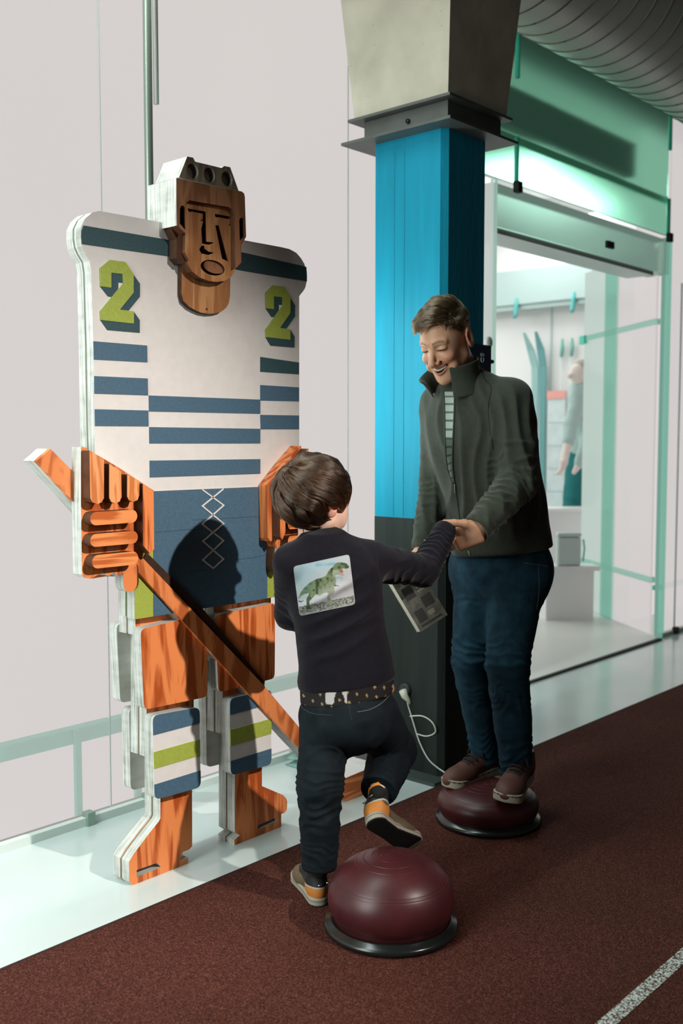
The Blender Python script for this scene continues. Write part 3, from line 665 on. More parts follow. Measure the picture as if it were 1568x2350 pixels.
for ck in ([(1.7988,1.0205),(1.8585,1.0198),(1.9143,1.02),(1.9716,1.0191)], [(1.9359,1.047),(2.0086,1.0457),(2.0687,1.0445),(2.1622,1.0434),(2.2351,1.0405)], [(2.1098,0.9147),(2.1771,0.9154),(2.226,0.919),(2.2759,0.9185)], [(1.9196,0.8927),(1.9483,0.895),(1.9921,0.8931)]):
    plate('paint_crack', ribbon(ck, 0.0009), YS - e - 0.0003, 0.0003, M_crack, M_crack, so)

# legs
YL = 2.37
legL = [(1.7542,0.7875),(2.0044,0.7861),(2.0032,0.6908),(1.965,0.5232),(1.9633,0.3929),(1.9546,0.2286),(1.9533,0.0483),(1.9394,0.0415),(1.9175,0.0416),(1.9036,0.0196),(1.9364,0.0191),(1.9371,-0.0086),(1.7415,-0.0119),(1.7195,0.0143),(1.7201,0.0455),(1.7195,0.0728),(1.7383,0.0922),(1.7843,0.1289),(1.8286,0.1621),(1.834,0.17),(1.8368,0.3525),(1.7871,0.3641),(1.7929,0.7207),(1.7531,0.7264)]
slotL = [(1.7464,0.04),(1.8189,0.0383),(1.8343,0.0218),(1.746,0.0191)]
legR = [(2.0466,0.7767),(2.2905,0.7797),(2.2896,0.65),(2.2599,0.492),(2.2588,0.329),(2.2466,0.2263),(2.2461,0.1607),(2.3415,0.1061),(2.3561,0.0916),(2.3613,0.0782),(2.3598,0.052),(2.3511,0.0437),(2.3333,0.0438),(2.333,0.0015),(2.308,-0.0105),(2.1261,-0.0107),(2.1233,0.0178),(2.1476,0.0259),(2.1266,0.0422),(2.1297,0.3569),(2.0795,0.3678),(2.0829,0.6795),(2.0455,0.6848)]
slotR = [(2.2281,0.0362),(2.305,0.0382),(2.3115,0.0259),(2.2249,0.0221)]
for o, s_ in ((legL, slotL), (legR, slotR)):
    plate('leg', o, YL, 0.034, M_pine, M_edge_w, fig, [s_])
    plate('leg_core', offset_in(o, 0.0025), YL + 0.034, 0.008, M_gap, M_gap, fig)
    plate('leg_back_board', o, YL + 0.042, 0.034, M_pine, M_edge_w, fig, [s_])
YP = 2.333
thL = soften([(1.7431,0.7496),(1.9837,0.7626),(1.9902,0.7489),(1.9874,0.5101),(1.7525,0.5163)], 0.018)
thR = soften([(2.0171,0.7541),(2.2672,0.761),(2.2734,0.7443),(2.27,0.517),(2.0313,0.5149)], 0.018)
shL = soften([(1.7821,0.4939),(1.9555,0.4847),(1.9574,0.24),(1.7848,0.2466)], 0.020)
shR = soften([(2.0765,0.4875),(2.254,0.4843),(2.2524,0.239),(2.0776,0.2459)], 0.020)
for o in (thL, thR):
    plate('thigh_pad', o, YP, 0.037, M_pine, M_edge_w, fig)
    plate('thigh_pad_back', o, YL + 0.076, 0.036, M_edge_w, M_edge_w, fig)
bandsL = [(1.7837,0.4365),(1.783,0.387),(1.7822,0.3377),(1.7814,0.2913)]
bandsR = [(2.0766,0.437),(2.0761,0.3891),(2.0756,0.3402),(2.0751,0.2912)]
for o, bd in ((shL, bandsL), (shR, bandsR)):
    p_ = plate('shin_pad', o, YP, 0.037, M_wpaint, M_edge_w, fig)
    plate('shin_pad_back', o, YL + 0.076, 0.036, M_edge_w, M_edge_w, fig)
    zs = [9] + [z for x, z in bd] + [-9]
    for k, m_ in enumerate((M_slate, None, M_lime, None, M_slate)):
        q = clip_z(o, zs[k + 1], zs[k])
        if m_ and len(q) > 2: inlay('shin_stripe', q, m_, p_, YP)

# hands: palm board with proud fingers
YH = 2.29
def hand(mirror):
    c_ = 2.0275
    (xi, _), (xo, _) = [(1.7361,0.9824),(2.2213,0.944)]
    f = (lambda p: [(xo + (xi - x) * 0.63, z) for x, z in p]) if mirror else (lambda p: p)
    palm = [(1.5298,1.263),(1.5384,1.263),(1.6472,1.2077),(1.7629,1.1414),(1.7623,0.9763),(1.7471,0.9659),(1.7246,0.9746),(1.6985,0.936),(1.6762,0.9266),(1.6575,0.9232),(1.6418,0.9144),(1.6267,0.9262),(1.6114,0.9174),(1.5905,0.9266),(1.5725,0.9233),(1.5547,0.9155),(1.5343,0.92),(1.5264,0.9293),(1.5266,1.1055)]
    ha = plate('hand', f(palm), YH, 0.042, M_pine, M_pine if mirror else M_edge_w, fig)
    ft = 0.034; yf = YH - ft
    for o, mt in (([(1.5325,1.2544),(1.5411,1.2514),(1.5767,1.2294),(1.5748,1.1295),(1.5675,1.1189),(1.5534,1.1146),(1.5385,1.1202),(1.5329,1.1312)], M_pine_f),
              ([(1.593,1.2192),(1.6304,1.1976),(1.6304,1.1297),(1.6241,1.1184),(1.6102,1.114),(1.5971,1.1186),(1.5913,1.1298)], M_pine_f),
              ([(1.6497,1.1896),(1.689,1.1697),(1.6884,1.1324),(1.6825,1.1199),(1.6688,1.1154),(1.6547,1.1201),(1.6487,1.1305)], M_pine_f)):
        plate('finger', f(o), yf, ft, mt, M_stain_shade2, ha)
    for x0, x1, y0_, y1_ in ((0, 1, 2, 3), (4, 5, 6, 7), (8, 9, 10, 11)):
        pass
    for a_, c2 in ([(1.5315,1.0596),(1.6809,1.0944)], [(1.5303,1.0031),(1.6818,1.037)], [(1.535,0.9458),(1.6821,0.9815)]):
        plate('finger', f(pill(a_[0], c2[0], a_[1], c2[1], horizontal=True)), yf, ft, M_pine_h, M_stain_shade2, ha)
    plate('thumb', f([(1.7002,1.1632),(1.7146,1.1566),(1.7367,1.1414),(1.7361,0.9824),(1.7212,0.9716),(1.6993,0.9946)]), yf, ft, M_pine, M_stain_shade2, ha)
    (xa, za), (xb, zb) = [(1.6583,0.8662),(1.704,0.9616)]
    plate('finger_end', f(pill(xa, xb, za, zb)), YH + 0.002, 0.04, M_pine, M_edge_w, ha)
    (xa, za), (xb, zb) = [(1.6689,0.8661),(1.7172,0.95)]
    plate('finger_shade_board', f(pill(xa, xb, za, zb)), YH + 0.012, 0.03, M_stain_shade2, M_stain_shade2, ha)  # dark board standing in for the shade beside the finger end
    return ha
hand(False); hand(True)
plate('hand_back', [(1.5833,1.2624),(1.5922,1.2624),(1.7047,1.2051),(1.8144,1.1369),(1.8081,0.9549),(1.7154,0.9108),(1.6677,0.9048),(1.609,0.9027),(1.5797,0.9171),(1.5799,1.0994)], 2.372, 0.04, M_pine, M_edge_w, fig)
plate('forearm_edge', soften([(1.6018,1.0133),(1.8022,0.9992),(1.8003,0.8865),(1.5996,0.9064)], 0.012), 2.413, 0.028, M_edge_w, M_edge_w, fig)
# stick
stk = plate('stick', [(1.419,1.228),(1.46,1.2588),(1.5577,1.1706),(1.7501,0.9486),(2.2079,0.5097),(2.3687,0.3397),(2.5924,0.128),(2.5834,0.0917),(2.5475,0.0963),(2.3562,0.2826),(2.1079,0.529),(1.7184,0.9269),(1.5402,1.1055)], 2.322, 0.014, M_pine_s, M_pine_s, fig)
plate('stick_back', [(1.419,1.228),(1.46,1.2588),(1.5577,1.1706),(2.2079,0.5097),(2.3687,0.3397),(2.5924,0.128),(2.5834,0.0917),(2.5475,0.0963),(2.3562,0.2826),(1.7184,0.9269),(1.5402,1.1055)], 2.336, 0.050, M_edge_w, M_edge_w, stk)
plate('stick_shade_strip', [(1.764,0.9656),(1.9623,0.7855),(2.2156,0.5189),(2.2117,0.5084),(1.7531,0.948)], 2.326, 0.012, M_stain_shade, M_stain_shade, stk)  # dark strip painting the shade along the stick's upper edge
bl = plate('stick_blade', [(2.6276,0.0931),(2.6506,0.0857),(2.7937,0.0906),(2.8634,0.082),(2.8588,-0.0058),(2.7891,-0.0057),(2.667,-0.0055),(2.623,0.0173),(2.6047,0.0487)], 2.37, 0.15, M_pine_h, M_wpaint, stk)

# ================================================================ SOFT BODIES: distance fields turned into meshes
def _dot(a, b): return a[..., 0] * b[0] + a[..., 1] * b[1] + a[..., 2] * b[2]
def cap(p, a, b, ra, rb=None):
    a = np.asarray(a, np.float32); b = np.asarray(b, np.float32); rb = ra if rb is None else rb
    ba = b - a; pa = p - a; h = np.clip(_dot(pa, ba) / max(1e-9, float(ba @ ba)), 0, 1)
    q = pa - h[..., None] * ba
    return np.sqrt((q * q).sum(-1)) - (ra + (rb - ra) * h)
def ell(p, c, r, M=None):
    q = p - np.asarray(c, np.float32)
    if M is not None: q = q @ np.asarray(M, np.float32).T
    r = np.asarray(r, np.float32); k0 = np.sqrt(((q / r) ** 2).sum(-1)); k1 = np.sqrt(((q / (r * r)) ** 2).sum(-1)) + 1e-9
    return k0 * (k0 - 1) / k1
def smin(a, b, k):
    h = np.clip(0.5 + 0.5 * (b - a) / k, 0, 1); return b + (a - b) * h - k * h * (1 - h)
def smax(a, b, k): return -smin(-a, -b, k)
def plane(p, c, n):
    n = np.asarray(n, np.float32); n = n / np.linalg.norm(n); return _dot(p - np.asarray(c, np.float32), n)
def rbox(p, c, hs, M, r):
    q = (p - np.asarray(c, np.float32)) @ np.asarray(M, np.float32).T
    d = np.abs(q) - (np.asarray(hs, np.float32) - r)
    return np.sqrt((np.maximum(d, 0) ** 2).sum(-1)) + np.minimum(d.max(-1), 0) - r
def loft(p, st, e1, e2):
    """stations (z, (x, y), half width along e1, half depth along e2), by height"""
    st = sorted(st, key=lambda s: s[0]); z = np.array([s[0] for s in st], np.float32)
    zz = np.linspace(z[0], z[-1], 120)
    def cub(v):
        v = np.asarray(v, float); m = np.gradient(v, z) if len(z) > 2 else np.full(len(v), (v[-1] - v[0]) / (z[-1] - z[0]))
        i = np.clip(np.searchsorted(z, zz, side='right') - 1, 0, len(z) - 2); h = z[i + 1] - z[i]; t = (zz - z[i]) / h
        return (2*t**3 - 3*t**2 + 1) * v[i] + (t**3 - 2*t**2 + t) * h * m[i] + (-2*t**3 + 3*t**2) * v[i + 1] + (t**3 - t**2) * h * m[i + 1]
    pz = np.clip(p[..., 2], z[0], z[-1])
    ip = lambda v: np.interp(pz, zz, cub(v)).astype(np.float32)
    cx_, cy_, a, b = ip([s[1][0] for s in st]), ip([s[1][1] for s in st]), ip([s[2] for s in st]), ip([s[3] for s in st])
    dx, dy = p[..., 0] - cx_, p[..., 1] - cy_
    u = dx * e1[0] + dy * e1[1]; v = dx * e2[0] + dy * e2[1]
    k0 = np.sqrt((u / a) ** 2 + (v / b) ** 2) + 1e-6; k1 = np.sqrt((u / a ** 2) ** 2 + (v / b ** 2) ** 2) + 1e-6
    d = k0 * (k0 - 1) / k1
    dz = np.abs(p[..., 2] - pz)
    return np.where(dz > 0, np.sqrt(np.maximum(d, 0) ** 2 + dz ** 2) + np.minimum(d, 0) * 0, d)
def extract(f, lo, hi, h, B=12):
    """surface nets over the active blocks of a sparse grid"""
    lo = np.asarray(lo, float); hi = np.asarray(hi, float); nb = np.ceil((hi - lo) / (h * B)).astype(int)
    g = np.stack(np.meshgrid(*[np.arange(n) for n in nb], indexing='ij'), -1).reshape(-1, 3)
    cen = lo + (g + 0.5) * B * h
    d = np.concatenate([f(c.astype(np.float32)) for c in np.array_split(cen, max(1, len(cen) // 60000))])
    act = g[np.abs(d) < B * h * 0.87 * 1.5 + 2 * h]
    n = B + 1; off = np.stack(np.meshgrid(*[np.arange(n)] * 3, indexing='ij'), -1)
    S = (nb * B + 2).astype(np.int64); gid = lambda c: (c[..., 0].astype(np.int64) * S[1] + c[..., 1]) * S[2] + c[..., 2]
    ids, pos, quads = [], [], []
    cor = [(i, j, k) for i in (0, 1) for j in (0, 1) for k in (0, 1)]
    edges = [(a, b) for a in range(8) for b in range(a + 1, 8) if sum(abs(x - y) for x, y in zip(cor[a], cor[b])) == 1]
    for ch in np.array_split(act, max(1, len(act) // 100)):
        base = ch[:, None, None, None, :] * B + off[None]
        v = f((lo + base * h).astype(np.float32).reshape(-1, 3)).reshape(len(ch), n, n, n)
        s = v < 0
        c8 = [s[:, i:B + i, j:B + j, k:B + k] for i, j, k in cor]
        m = np.zeros_like(c8[0]); a_ = c8[0]
        for q in c8[1:]: m |= (q != a_)
        w_ = np.argwhere(m)
        if len(w_) == 0: continue
        V = np.stack([v[w_[:, 0], w_[:, 1] + i, w_[:, 2] + j, w_[:, 3] + k] for i, j, k in cor], 1)
        sm = np.zeros((len(w_), 3)); ct = np.zeros(len(w_))
        for a, b in edges:
            va, vb = V[:, a], V[:, b]; x = (va < 0) != (vb < 0); t = np.where(x, va / np.where(x, va - vb, 1), 0)
            pt = np.array(cor[a]) + t[:, None] * (np.array(cor[b]) - np.array(cor[a])); sm += np.where(x[:, None], pt, 0); ct += x
        cell = ch[w_[:, 0]] * B + w_[:, 1:]
        ids.append(gid(cell)); pos.append(lo + (cell + sm / ct[:, None]) * h)
        for ax in range(3):
            s0 = s[:, :B, :B, :B]; sl = [slice(0, B)] * 3; sl[ax] = slice(1, B + 1); s1 = s[:, sl[0], sl[1], sl[2]]
            e_ = np.argwhere(s0 != s1)
            if len(e_) == 0: continue
            cell = ch[e_[:, 0]] * B + e_[:, 1:]; o1, o2 = [(1, 2), (2, 0), (0, 1)][ax]
            u1 = np.zeros(3, int); u1[o1] = 1; u2 = np.zeros(3, int); u2[o2] = 1
            q = np.stack([gid(cell - u1 - u2), gid(cell - u2), gid(cell), gid(cell - u1)], 1)
            fl = s0[e_[:, 0], e_[:, 1], e_[:, 2], e_[:, 3]]; q[~fl] = q[~fl][:, ::-1]; quads.append(q)
    ids = np.concatenate(ids); pos = np.concatenate(pos); quads = np.concatenate(quads)
    o = np.argsort(ids); ids = ids[o]; pos = pos[o]
    ix = np.clip(np.searchsorted(ids, quads), 0, len(ids) - 1); ok = (ids[ix] == quads).all(1)
    return pos, ix[ok]
def _hash(i, j, k):
    n = (i * 374761393 + j * 668265263 + k * 2147483647) & 0xffffffff
    n = ((n ^ (n >> 13)) * 1274126177) & 0xffffffff; return ((n ^ (n >> 16)) & 0xffff) / 32767.5 - 1
def vnoise(p, s):
    q = np.asarray(p, float) * s; i = np.floor(q).astype(np.int64); f = q - i; f = f * f * (3 - 2 * f); r = 0
    for a in (0, 1):
        for b in (0, 1):
            for c in (0, 1):
                wt = (f[..., 0] if a else 1 - f[..., 0]) * (f[..., 1] if b else 1 - f[..., 1]) * (f[..., 2] if c else 1 - f[..., 2])
                r = r + wt * _hash(i[..., 0] + a, i[..., 1] + b, i[..., 2] + c)
    return r
def sdf_obj(name, parts, m, parent, disp=None, color=None, smooth_it=1):
    """parts: list of (field, lo, hi, voxel) joined into one mesh"""
    P, Q, n = [], [], 0
    for f, lo, hi, h in parts:
        p, q = extract(f, lo, hi, h); P.append(p); Q.append(q + n); n += len(p)
    P = np.concatenate(P); Q = np.concatenate(Q)
    for _ in range(smooth_it):      # light Laplacian smoothing of the grid facets
        acc = np.zeros_like(P); ct = np.zeros(len(P))
        for a, b in ((0, 1), (1, 2), (2, 3), (3, 0)):
            np.add.at(acc, Q[:, a], P[Q[:, b]]); np.add.at(ct, Q[:, a], 1); np.add.at(acc, Q[:, b], P[Q[:, a]]); np.add.at(ct, Q[:, b], 1)
        P = P * 0.5 + 0.5 * acc / np.maximum(ct, 1)[:, None]
    me = bpy.data.meshes.new(name)
    def fill(P):
        me.vertices.foreach_set('co', P.astype(np.float32).ravel())
    me.vertices.add(len(P)); me.loops.add(len(Q) * 4); me.polygons.add(len(Q))
    fill(P); me.loops.foreach_set('vertex_index', Q.astype(np.int32).ravel())
    me.polygons.foreach_set('loop_start', np.arange(0, len(Q) * 4, 4, dtype=np.int32))
    me.polygons.foreach_set('loop_total', np.full(len(Q), 4, dtype=np.int32))
    me.polygons.foreach_set('use_smooth', np.ones(len(Q), dtype=bool)); me.update(calc_edges=True)
    if disp is not None:
        N = np.zeros(len(P) * 3, np.float32); me.vertex_normals.foreach_get('vector', N); N = N.reshape(-1, 3)
        P = P + N * disp(P, N)[:, None]; fill(P); me.update()
    if color is not None:
        ca = me.color_attributes.new('col', 'FLOAT_COLOR', 'POINT'); c = np.ones((len(P), 4), np.float32); c[:, :3] = color(P)
        ca.data.foreach_set('color', c.ravel())
    for q in (m if isinstance(m, (list, tuple)) else [m]): me.materials.append(q)
    return link(bpy.data.objects.new(name, me), parent)
def bvh_of(o):
    me = o.data; n = len(me.vertices); v = np.zeros(n * 3, np.float32); me.vertices.foreach_get('co', v)
    q = np.zeros(len(me.loops), np.int32); me.loops.foreach_get('vertex_index', q)
    return BVHTree.FromPolygons(v.reshape(-1, 3).tolist(), q.reshape(-1, 4).tolist())
VIEWPOINT = Vector((0, 0, 1.28))   # prints and tapes were laid on as seen from here
def drape(name, grid, bvh, direction, lift, m, parent, colors=None, smooth=True):
    """lay a grid of points onto a surface along a direction, lifted off it a little (prints, tapes, straps)"""
    R_, C_ = len(grid), len(grid[0]); vs = []
    last = None
    for r in grid:
        for p in r:
            d = (Vector(p) - VIEWPOINT).normalized(); h = bvh.ray_cast(Vector(p) - d * 1.0, d)
            last = (h[0] - d * lift) if h[0] is not None else (last or Vector(p)); vs.append(last)
    fs = [(i * C_ + j, i * C_ + j + 1, (i + 1) * C_ + j + 1, (i + 1) * C_ + j) for i in range(R_ - 1) for j in range(C_ - 1)]
    o = mesh_obj(name, vs, fs, m, parent, smooth=smooth)
    if colors is not None:
        ca = o.data.color_attributes.new('col', 'FLOAT_COLOR', 'POINT'); c = np.ones((len(vs), 4), np.float32); c[:, :3] = colors.reshape(-1, 3)
        ca.data.foreach_set('color', c.ravel())
    return o
def drape_line(name, pts_, bvh, direction, r, m, parent, lift=0.0, n=8):
    out = []
    for p in smooth_path(pts_, n):
        d = (Vector(p) - VIEWPOINT).normalized(); h = bvh.ray_cast(Vector(p) - d * 1.0, d)
        if h[0] is not None: out.append(h[0] - d * lift)
    if len(out) < 2: return None
    bm = bmesh.new(); add_tube(bm, out, r, 6); return bm_obj(name, bm, m, parent, smooth=True)
def bilinear(c, nu, nv):
    """corners tl, tr, br, bl"""
    c = [Vector(q) for q in c]
    return [[(c[0] * (1 - u) + c[1] * u) * (1 - v) + (c[3] * (1 - u) + c[2] * u) * v for u in np.linspace(0, 1, nu)] for v in np.linspace(0, 1, nv)]
RIGHT = np.array([math.sin(math.radians(42)), -math.cos(math.radians(42)), 0.0])   # screen right, along the floor
AWAY = np.array([math.cos(math.radians(42)), math.sin(math.radians(42)), 0.0])
UP = np.array([0, 0, 1.0])
def V3(r, d, z=0.0): return RIGHT * r + AWAY * d + UP * z
def unit(v): v = np.asarray(v, float); return v / np.linalg.norm(v)
def head_frame(yaw_f, pitch, roll=0.0):
    """rows: forward, left, up of a head whose horizontal facing is yaw_f, pitched up by pitch (degrees)"""
    fh = unit(yaw_f); l = np.cross(UP, fh); c, s = math.cos(math.radians(pitch)), math.sin(math.radians(pitch))
    f = fh * c + UP * s; u = np.cross(f, l); cr_, sr_ = math.cos(math.radians(roll)), math.sin(math.radians(roll))
    l2 = l * cr_ + u * sr_; u2 = u * cr_ - l * sr_
    return np.array([f, l2, u2])
def head_field(smile=1.0, child=False, nx=-0.045, nr=0.058):
    """head in its own metres: x forward, y to its left, z up; chin near z -0.115, crown near +0.12"""
    def f(p):
        y = np.abs(p[..., 1]); q = np.stack([p[..., 0], y, p[..., 2]], -1)
        d = ell(q, (-0.016, 0, 0.040), (0.098, 0.077, 0.084))
        fy = 0.064 if child else 0.0605
        d = smin(d, ell(q, (0.028, 0, -0.022), (0.066, fy, 0.092)), 0.03)
        d = smin(d, cap(q, (-0.005, 0.052, -0.055), (0.062, 0.016, -0.104), 0.020, 0.017), 0.03)
        d = smin(d, cap(q, (0.045, 0.0, -0.080), (0.076, 0.0, -0.109), 0.024, 0.014), 0.02)
        d = smin(d, cap(q, (-0.02 if nx < -.03 else 0.0, 0.0, -0.03), (nx, 0.0, -0.16), nr, nr - .002), 0.025)       # neck
        if child:
            d = smin(d, ell(q, (0.05, 0.036, -0.045), (0.036, 0.034, 0.036)), 0.02)
        d = smin(d, cap(q, (0.082, 0.012, 0.030), (0.068, 0.044, 0.029), 0.010, 0.009), 0.014)    # brow
        d = smax(d, -ell(q, (0.098, 0.032, 0.008), (0.018, 0.019, 0.013)), 0.012)                 # socket
        d = smin(d, ell(q, (0.072, 0.032, 0.009), (0.0155, 0.018, 0.0115)), 0.004)                # lids
        d = smax(d, -cap(q, (0.0885, 0.020, 0.0055), (0.083, 0.044, 0.0045), 0.0016), 0.003)      # narrowed eye slit
        d = smin(d, ell(q, (0.062, 0.039, -0.026), (0.025, 0.024, 0.020)), 0.014)                 # cheek
        d = smin(d, cap(q, (0.086, 0, 0.012), (0.113, 0, -0.028), 0.0080, 0.0110), 0.010)         # nose
        d = smin(d, ell(q, (0.111, 0, -0.034), (0.013, 0.0125, 0.0105)), 0.006)
        d = smin(d, ell(q, (0.096, 0.0135, -0.035), (0.011, 0.0075, 0.008)), 0.006)
        d = smax(d, -ell(q, (0.101, 0.007, -0.043), (0.006, 0.004, 0.004)), 0.003)
        # smile: lips on an arc that rises to the corners, opened between them
        t = np.clip(y / 0.032, 0, 1); zc = -0.066 + 0.013 * smile * t ** 2; xc = 0.0905 - 0.020 * t ** 2
        op = (0.0068 * smile) * np.sqrt(np.clip(1 - t * t, 0, 1)) + 0.0006
        lip = np.sqrt((q[..., 0] - xc) ** 2 + (np.abs(q[..., 2] - zc) - op - 0.0038) ** 2 + (np.maximum(y - 0.032, 0)) ** 2) - 0.0052 * (1 - 0.5 * t)
        d = smin(d, lip, 0.006)
        hole = np.maximum(np.sqrt(((q[..., 2] - zc) / np.maximum(op, 1e-4)) ** 2 + (y / 0.033) ** 2) - 1, 0.072 - q[..., 0] + 0 * y) * 0.006
        d = smax(d, -hole, 0.0015)
        d = smax(d, -cap(q, (0.086, 0.020, -0.036), (0.064, 0.045, -0.066), 0.0035), 0.009)       # smile fold
        d = smin(d, ell(q, (0.056, 0.050, -0.062), (0.016, 0.012, 0.018)), 0.012)
        # ears
        e_ = ell(q, (-0.024, 0.084, 0.000), (0.022, 0.0105, 0.036), np.array([[0.97, 0.22, 0.12], [-0.22, 0.97, 0], [-0.12, 0, 0.99]]))
        e_ = smax(e_, -ell(q, (-0.016, 0.0965, 0.004), (0.0125, 0.0105, 0.021)), 0.005)
        d = smin(d, e_, 0.006)
        return d
    return f
def place(field, c, M, s=1.0):
    c = np.asarray(c, np.float32); M = np.asarray(M, np.float32)
    return lambda p: field(((p - c) @ M.T) / s) * s

def hair_obj(name, parent, c, M, s, rad, cen, mask, flow, n, steps, length, lift, m, clump=0.55, guides=260, radius=0.00045, seed=1, wob=0.004, jit=1.0):
    """strands as hair curves lying in shells over an ellipsoid scalp, drawn to guide strands"""
    rg = np.random.default_rng(seed); rad = np.asarray(rad); cen = np.asarray(cen)
    def seeds(k):
        out = np.zeros((0, 3))
        while len(out) < k:
            u = rg.normal(size=(k * 3, 3)); u /= np.linalg.norm(u, axis=1)[:, None]; out = np.concatenate([out, u[mask(u, rg)]])
        return out[:k]
    def grow(u0, L, seed_):
        P = []; u = u0.copy(); q = u * rad; K = steps
        for k in range(K):
            t = k / (K - 1)
            h = lift(u0, t); P.append(q * (1 + h[:, None] / rad.mean()))
            nrm = q / rad ** 2; nrm /= np.linalg.norm(nrm, axis=1)[:, None]
            fl = flow(q / rad, t)
            fl = fl + wob * 60 * np.stack([vnoise(q * 1.0 + seed_, 38), vnoise(q + 3.1 + seed_, 38), vnoise(q + 7.7 + seed_, 38)], 1)
            fl = fl - nrm * (fl * nrm).sum(1)[:, None]; fl /= np.linalg.norm(fl, axis=1)[:, None] + 1e-6
            q = q + fl * (L / (K - 1))[:, None]
            k_ = np.sqrt(((q / rad) ** 2).sum(1)); q = q / k_[:, None]
        return np.stack(P, 1)
    ug = seeds(guides); us = seeds(n)
    Lg = length(ug, rg); Ls = length(us, rg) * rg.uniform(0.75, 1.1, n)
    G = grow(ug, Lg, 0.0); S = grow(us, Ls, 0.3 * jit)
    near = np.argmin(((us[:, None, :] - ug[None]) ** 2).sum(-1), 1)
    wt = (np.linspace(0, 1, steps) ** 1.2 * clump)[None, :, None]
    dif = S[:, :1] - G[near][:, :1]
    S = S * (1 - wt) + (G[near] + dif * 0.45) * wt
    Pw = (S + cen) * s @ M + np.asarray(c)
    hc = bpy.data.hair_curves.new(name); hc.add_curves([steps] * n)
    hc.attributes['position'].data.foreach_set('vector', Pw.astype(np.float32).ravel())
    ra = hc.attributes.new('radius', 'FLOAT', 'POINT')
    rr = radius * s * (1 - np.linspace(0, 1, steps) ** 3 * 0.8); ra.data.foreach_set('value', np.tile(rr, n).astype(np.float32))
    hc.materials.append(m)
    return link(bpy.data.objects.new(name, hc), parent)

# ================================================================ THE PEOPLE
M_skin = vcol_mat('skin', 0.48, 0.35, 0.12, 0.06, 400)
M_fleece_o = mat('dark olive fleece', (0.042, 0.048, 0.036), 0.95, 0.1, var=0.10, vscale=60, bmp=0.35, bscale=500, sheen=0.25)
M_fleece_n = mat('navy fleece', (0.0098, 0.0085, 0.0125), 0.95, 0.1, var=0.1, vscale=60, bmp=0.4, bscale=500, sheen=0.12)
M_jeans_b = mat('blue denim', (0.011, 0.038, 0.060), 0.85, 0.15, var=0.35, vscale=26, bmp=0.3, bscale=700)
M_jeans_k = mat('black blue denim', (0.006, 0.010, 0.013), 0.85, 0.15, var=0.3, vscale=26, bmp=0.3, bscale=700)
M_vc = vcol_mat('printed colours', 0.7, 0.2)
M_vcl = vcol_mat('shoe leather', 0.55, 0.3, bmp=0.1, bscale=300)
M_zip = mat('zip tape', (0.030, 0.034, 0.028), 0.6)
M_metal = mat('zip metal', (0.45, 0.47, 0.45), 0.3, metal=0.9)
M_seamline = mat('jacket seam', (0.022, 0.020, 0.015), 0.9)
M_stitch = mat('pale stitching', (0.10, 0.12, 0.14), 0.8)
M_teeth = mat('teeth', (0.62, 0.58, 0.50), 0.3, 0.5)
def hair_mat(name, c, rough=0.35):
    m = bpy.data.materials.new(name); m.use_nodes = True; nt = m.node_tree; nt.nodes.clear()
    out = nt.nodes.new('ShaderNodeOutputMaterial'); b = nt.nodes.new('ShaderNodeBsdfHairPrincipled'); b.parametrization = 'COLOR'
    b.inputs['Roughness'].default_value = rough; b.inputs['Radial Roughness'].default_value = 0.5; b.inputs['Coat'].default_value = 0.1
    hi = nt.nodes.new('ShaderNodeHairInfo')
    nt.links.new(ramp(nt, hi.outputs['Random'], [(0.0, tuple(x * 0.45 for x in c)), (0.7, c), (1.0, tuple(min(1, x * 2.6) for x in c))]), b.inputs['Color'])
    nt.links.new(b.outputs[0], out.inputs[0])
    return m
M_hair_m = hair_mat('dark blond hair', (0.044, 0.028, 0.0135), 0.3)
M_hair_b = hair_mat('brown hair', (0.034, 0.0155, 0.0065), 0.28)

def folds(P, a, b, rmax, pitch, amp, t0, t1, seed=0.0, warp=1.0, slant=None):
    a = np.asarray(a); b = np.asarray(b); ba = b - a; L = np.linalg.norm(ba); x = (P - a) @ (ba / L)
    ds = np.linalg.norm(P - a - x[:, None] * (ba / L), axis=1); t = x / L
    mk = np.clip((t - t0) / 0.12, 0, 1) * np.clip((t1 - t) / 0.12, 0, 1) * np.clip((rmax - ds) / 0.02, 0, 1)
    ph = x / pitch + warp * vnoise(P + seed, 13) + 0.5 * vnoise(P - seed, 30)
    if slant is not None: ph = ph + (P - a) @ np.asarray(slant)
    r = 1 - np.abs(np.sin(PI * ph)); return amp * mk * (r ** 1.4 - 0.4) * (0.55 + 0.45 * vnoise(P + seed * 2 + 5, 9))
def crumple(P, amp, s, seed=0.0):
    q = P + 0.02 * np.stack([vnoise(P + seed, 9), vnoise(P + seed + 4, 9), vnoise(P + seed + 8, 9)], 1)
    return amp * (0.7 - np.abs(vnoise(q + seed, s)) * 1.6)
def st(c, a, b): return (c[2], (c[0], c[1]), a, b)
def box_of(pts_, pad):
    q = np.array(pts_); return q.min(0) - pad, q.max(0) + pad
HEAD_LO, HEAD_HI = np.array([-0.13, -0.11, -0.17]), np.array([0.14, 0.11, 0.14])
def world_box(c, M, s):
    cs = np.array([[x, y, z] for x in (HEAD_LO[0], HEAD_HI[0]) for y in (HEAD_LO[1], HEAD_HI[1]) for z in (HEAD_LO[2], HEAD_HI[2])]) * s @ M + np.asarray(c)
    return cs.min(0), cs.max(0)
def scalp_thr(tab):
    a_, v_ = zip(*tab)
    return lambda u: np.interp(np.degrees(np.arctan2(np.abs(u[:, 1]), u[:, 0])), a_, v_)
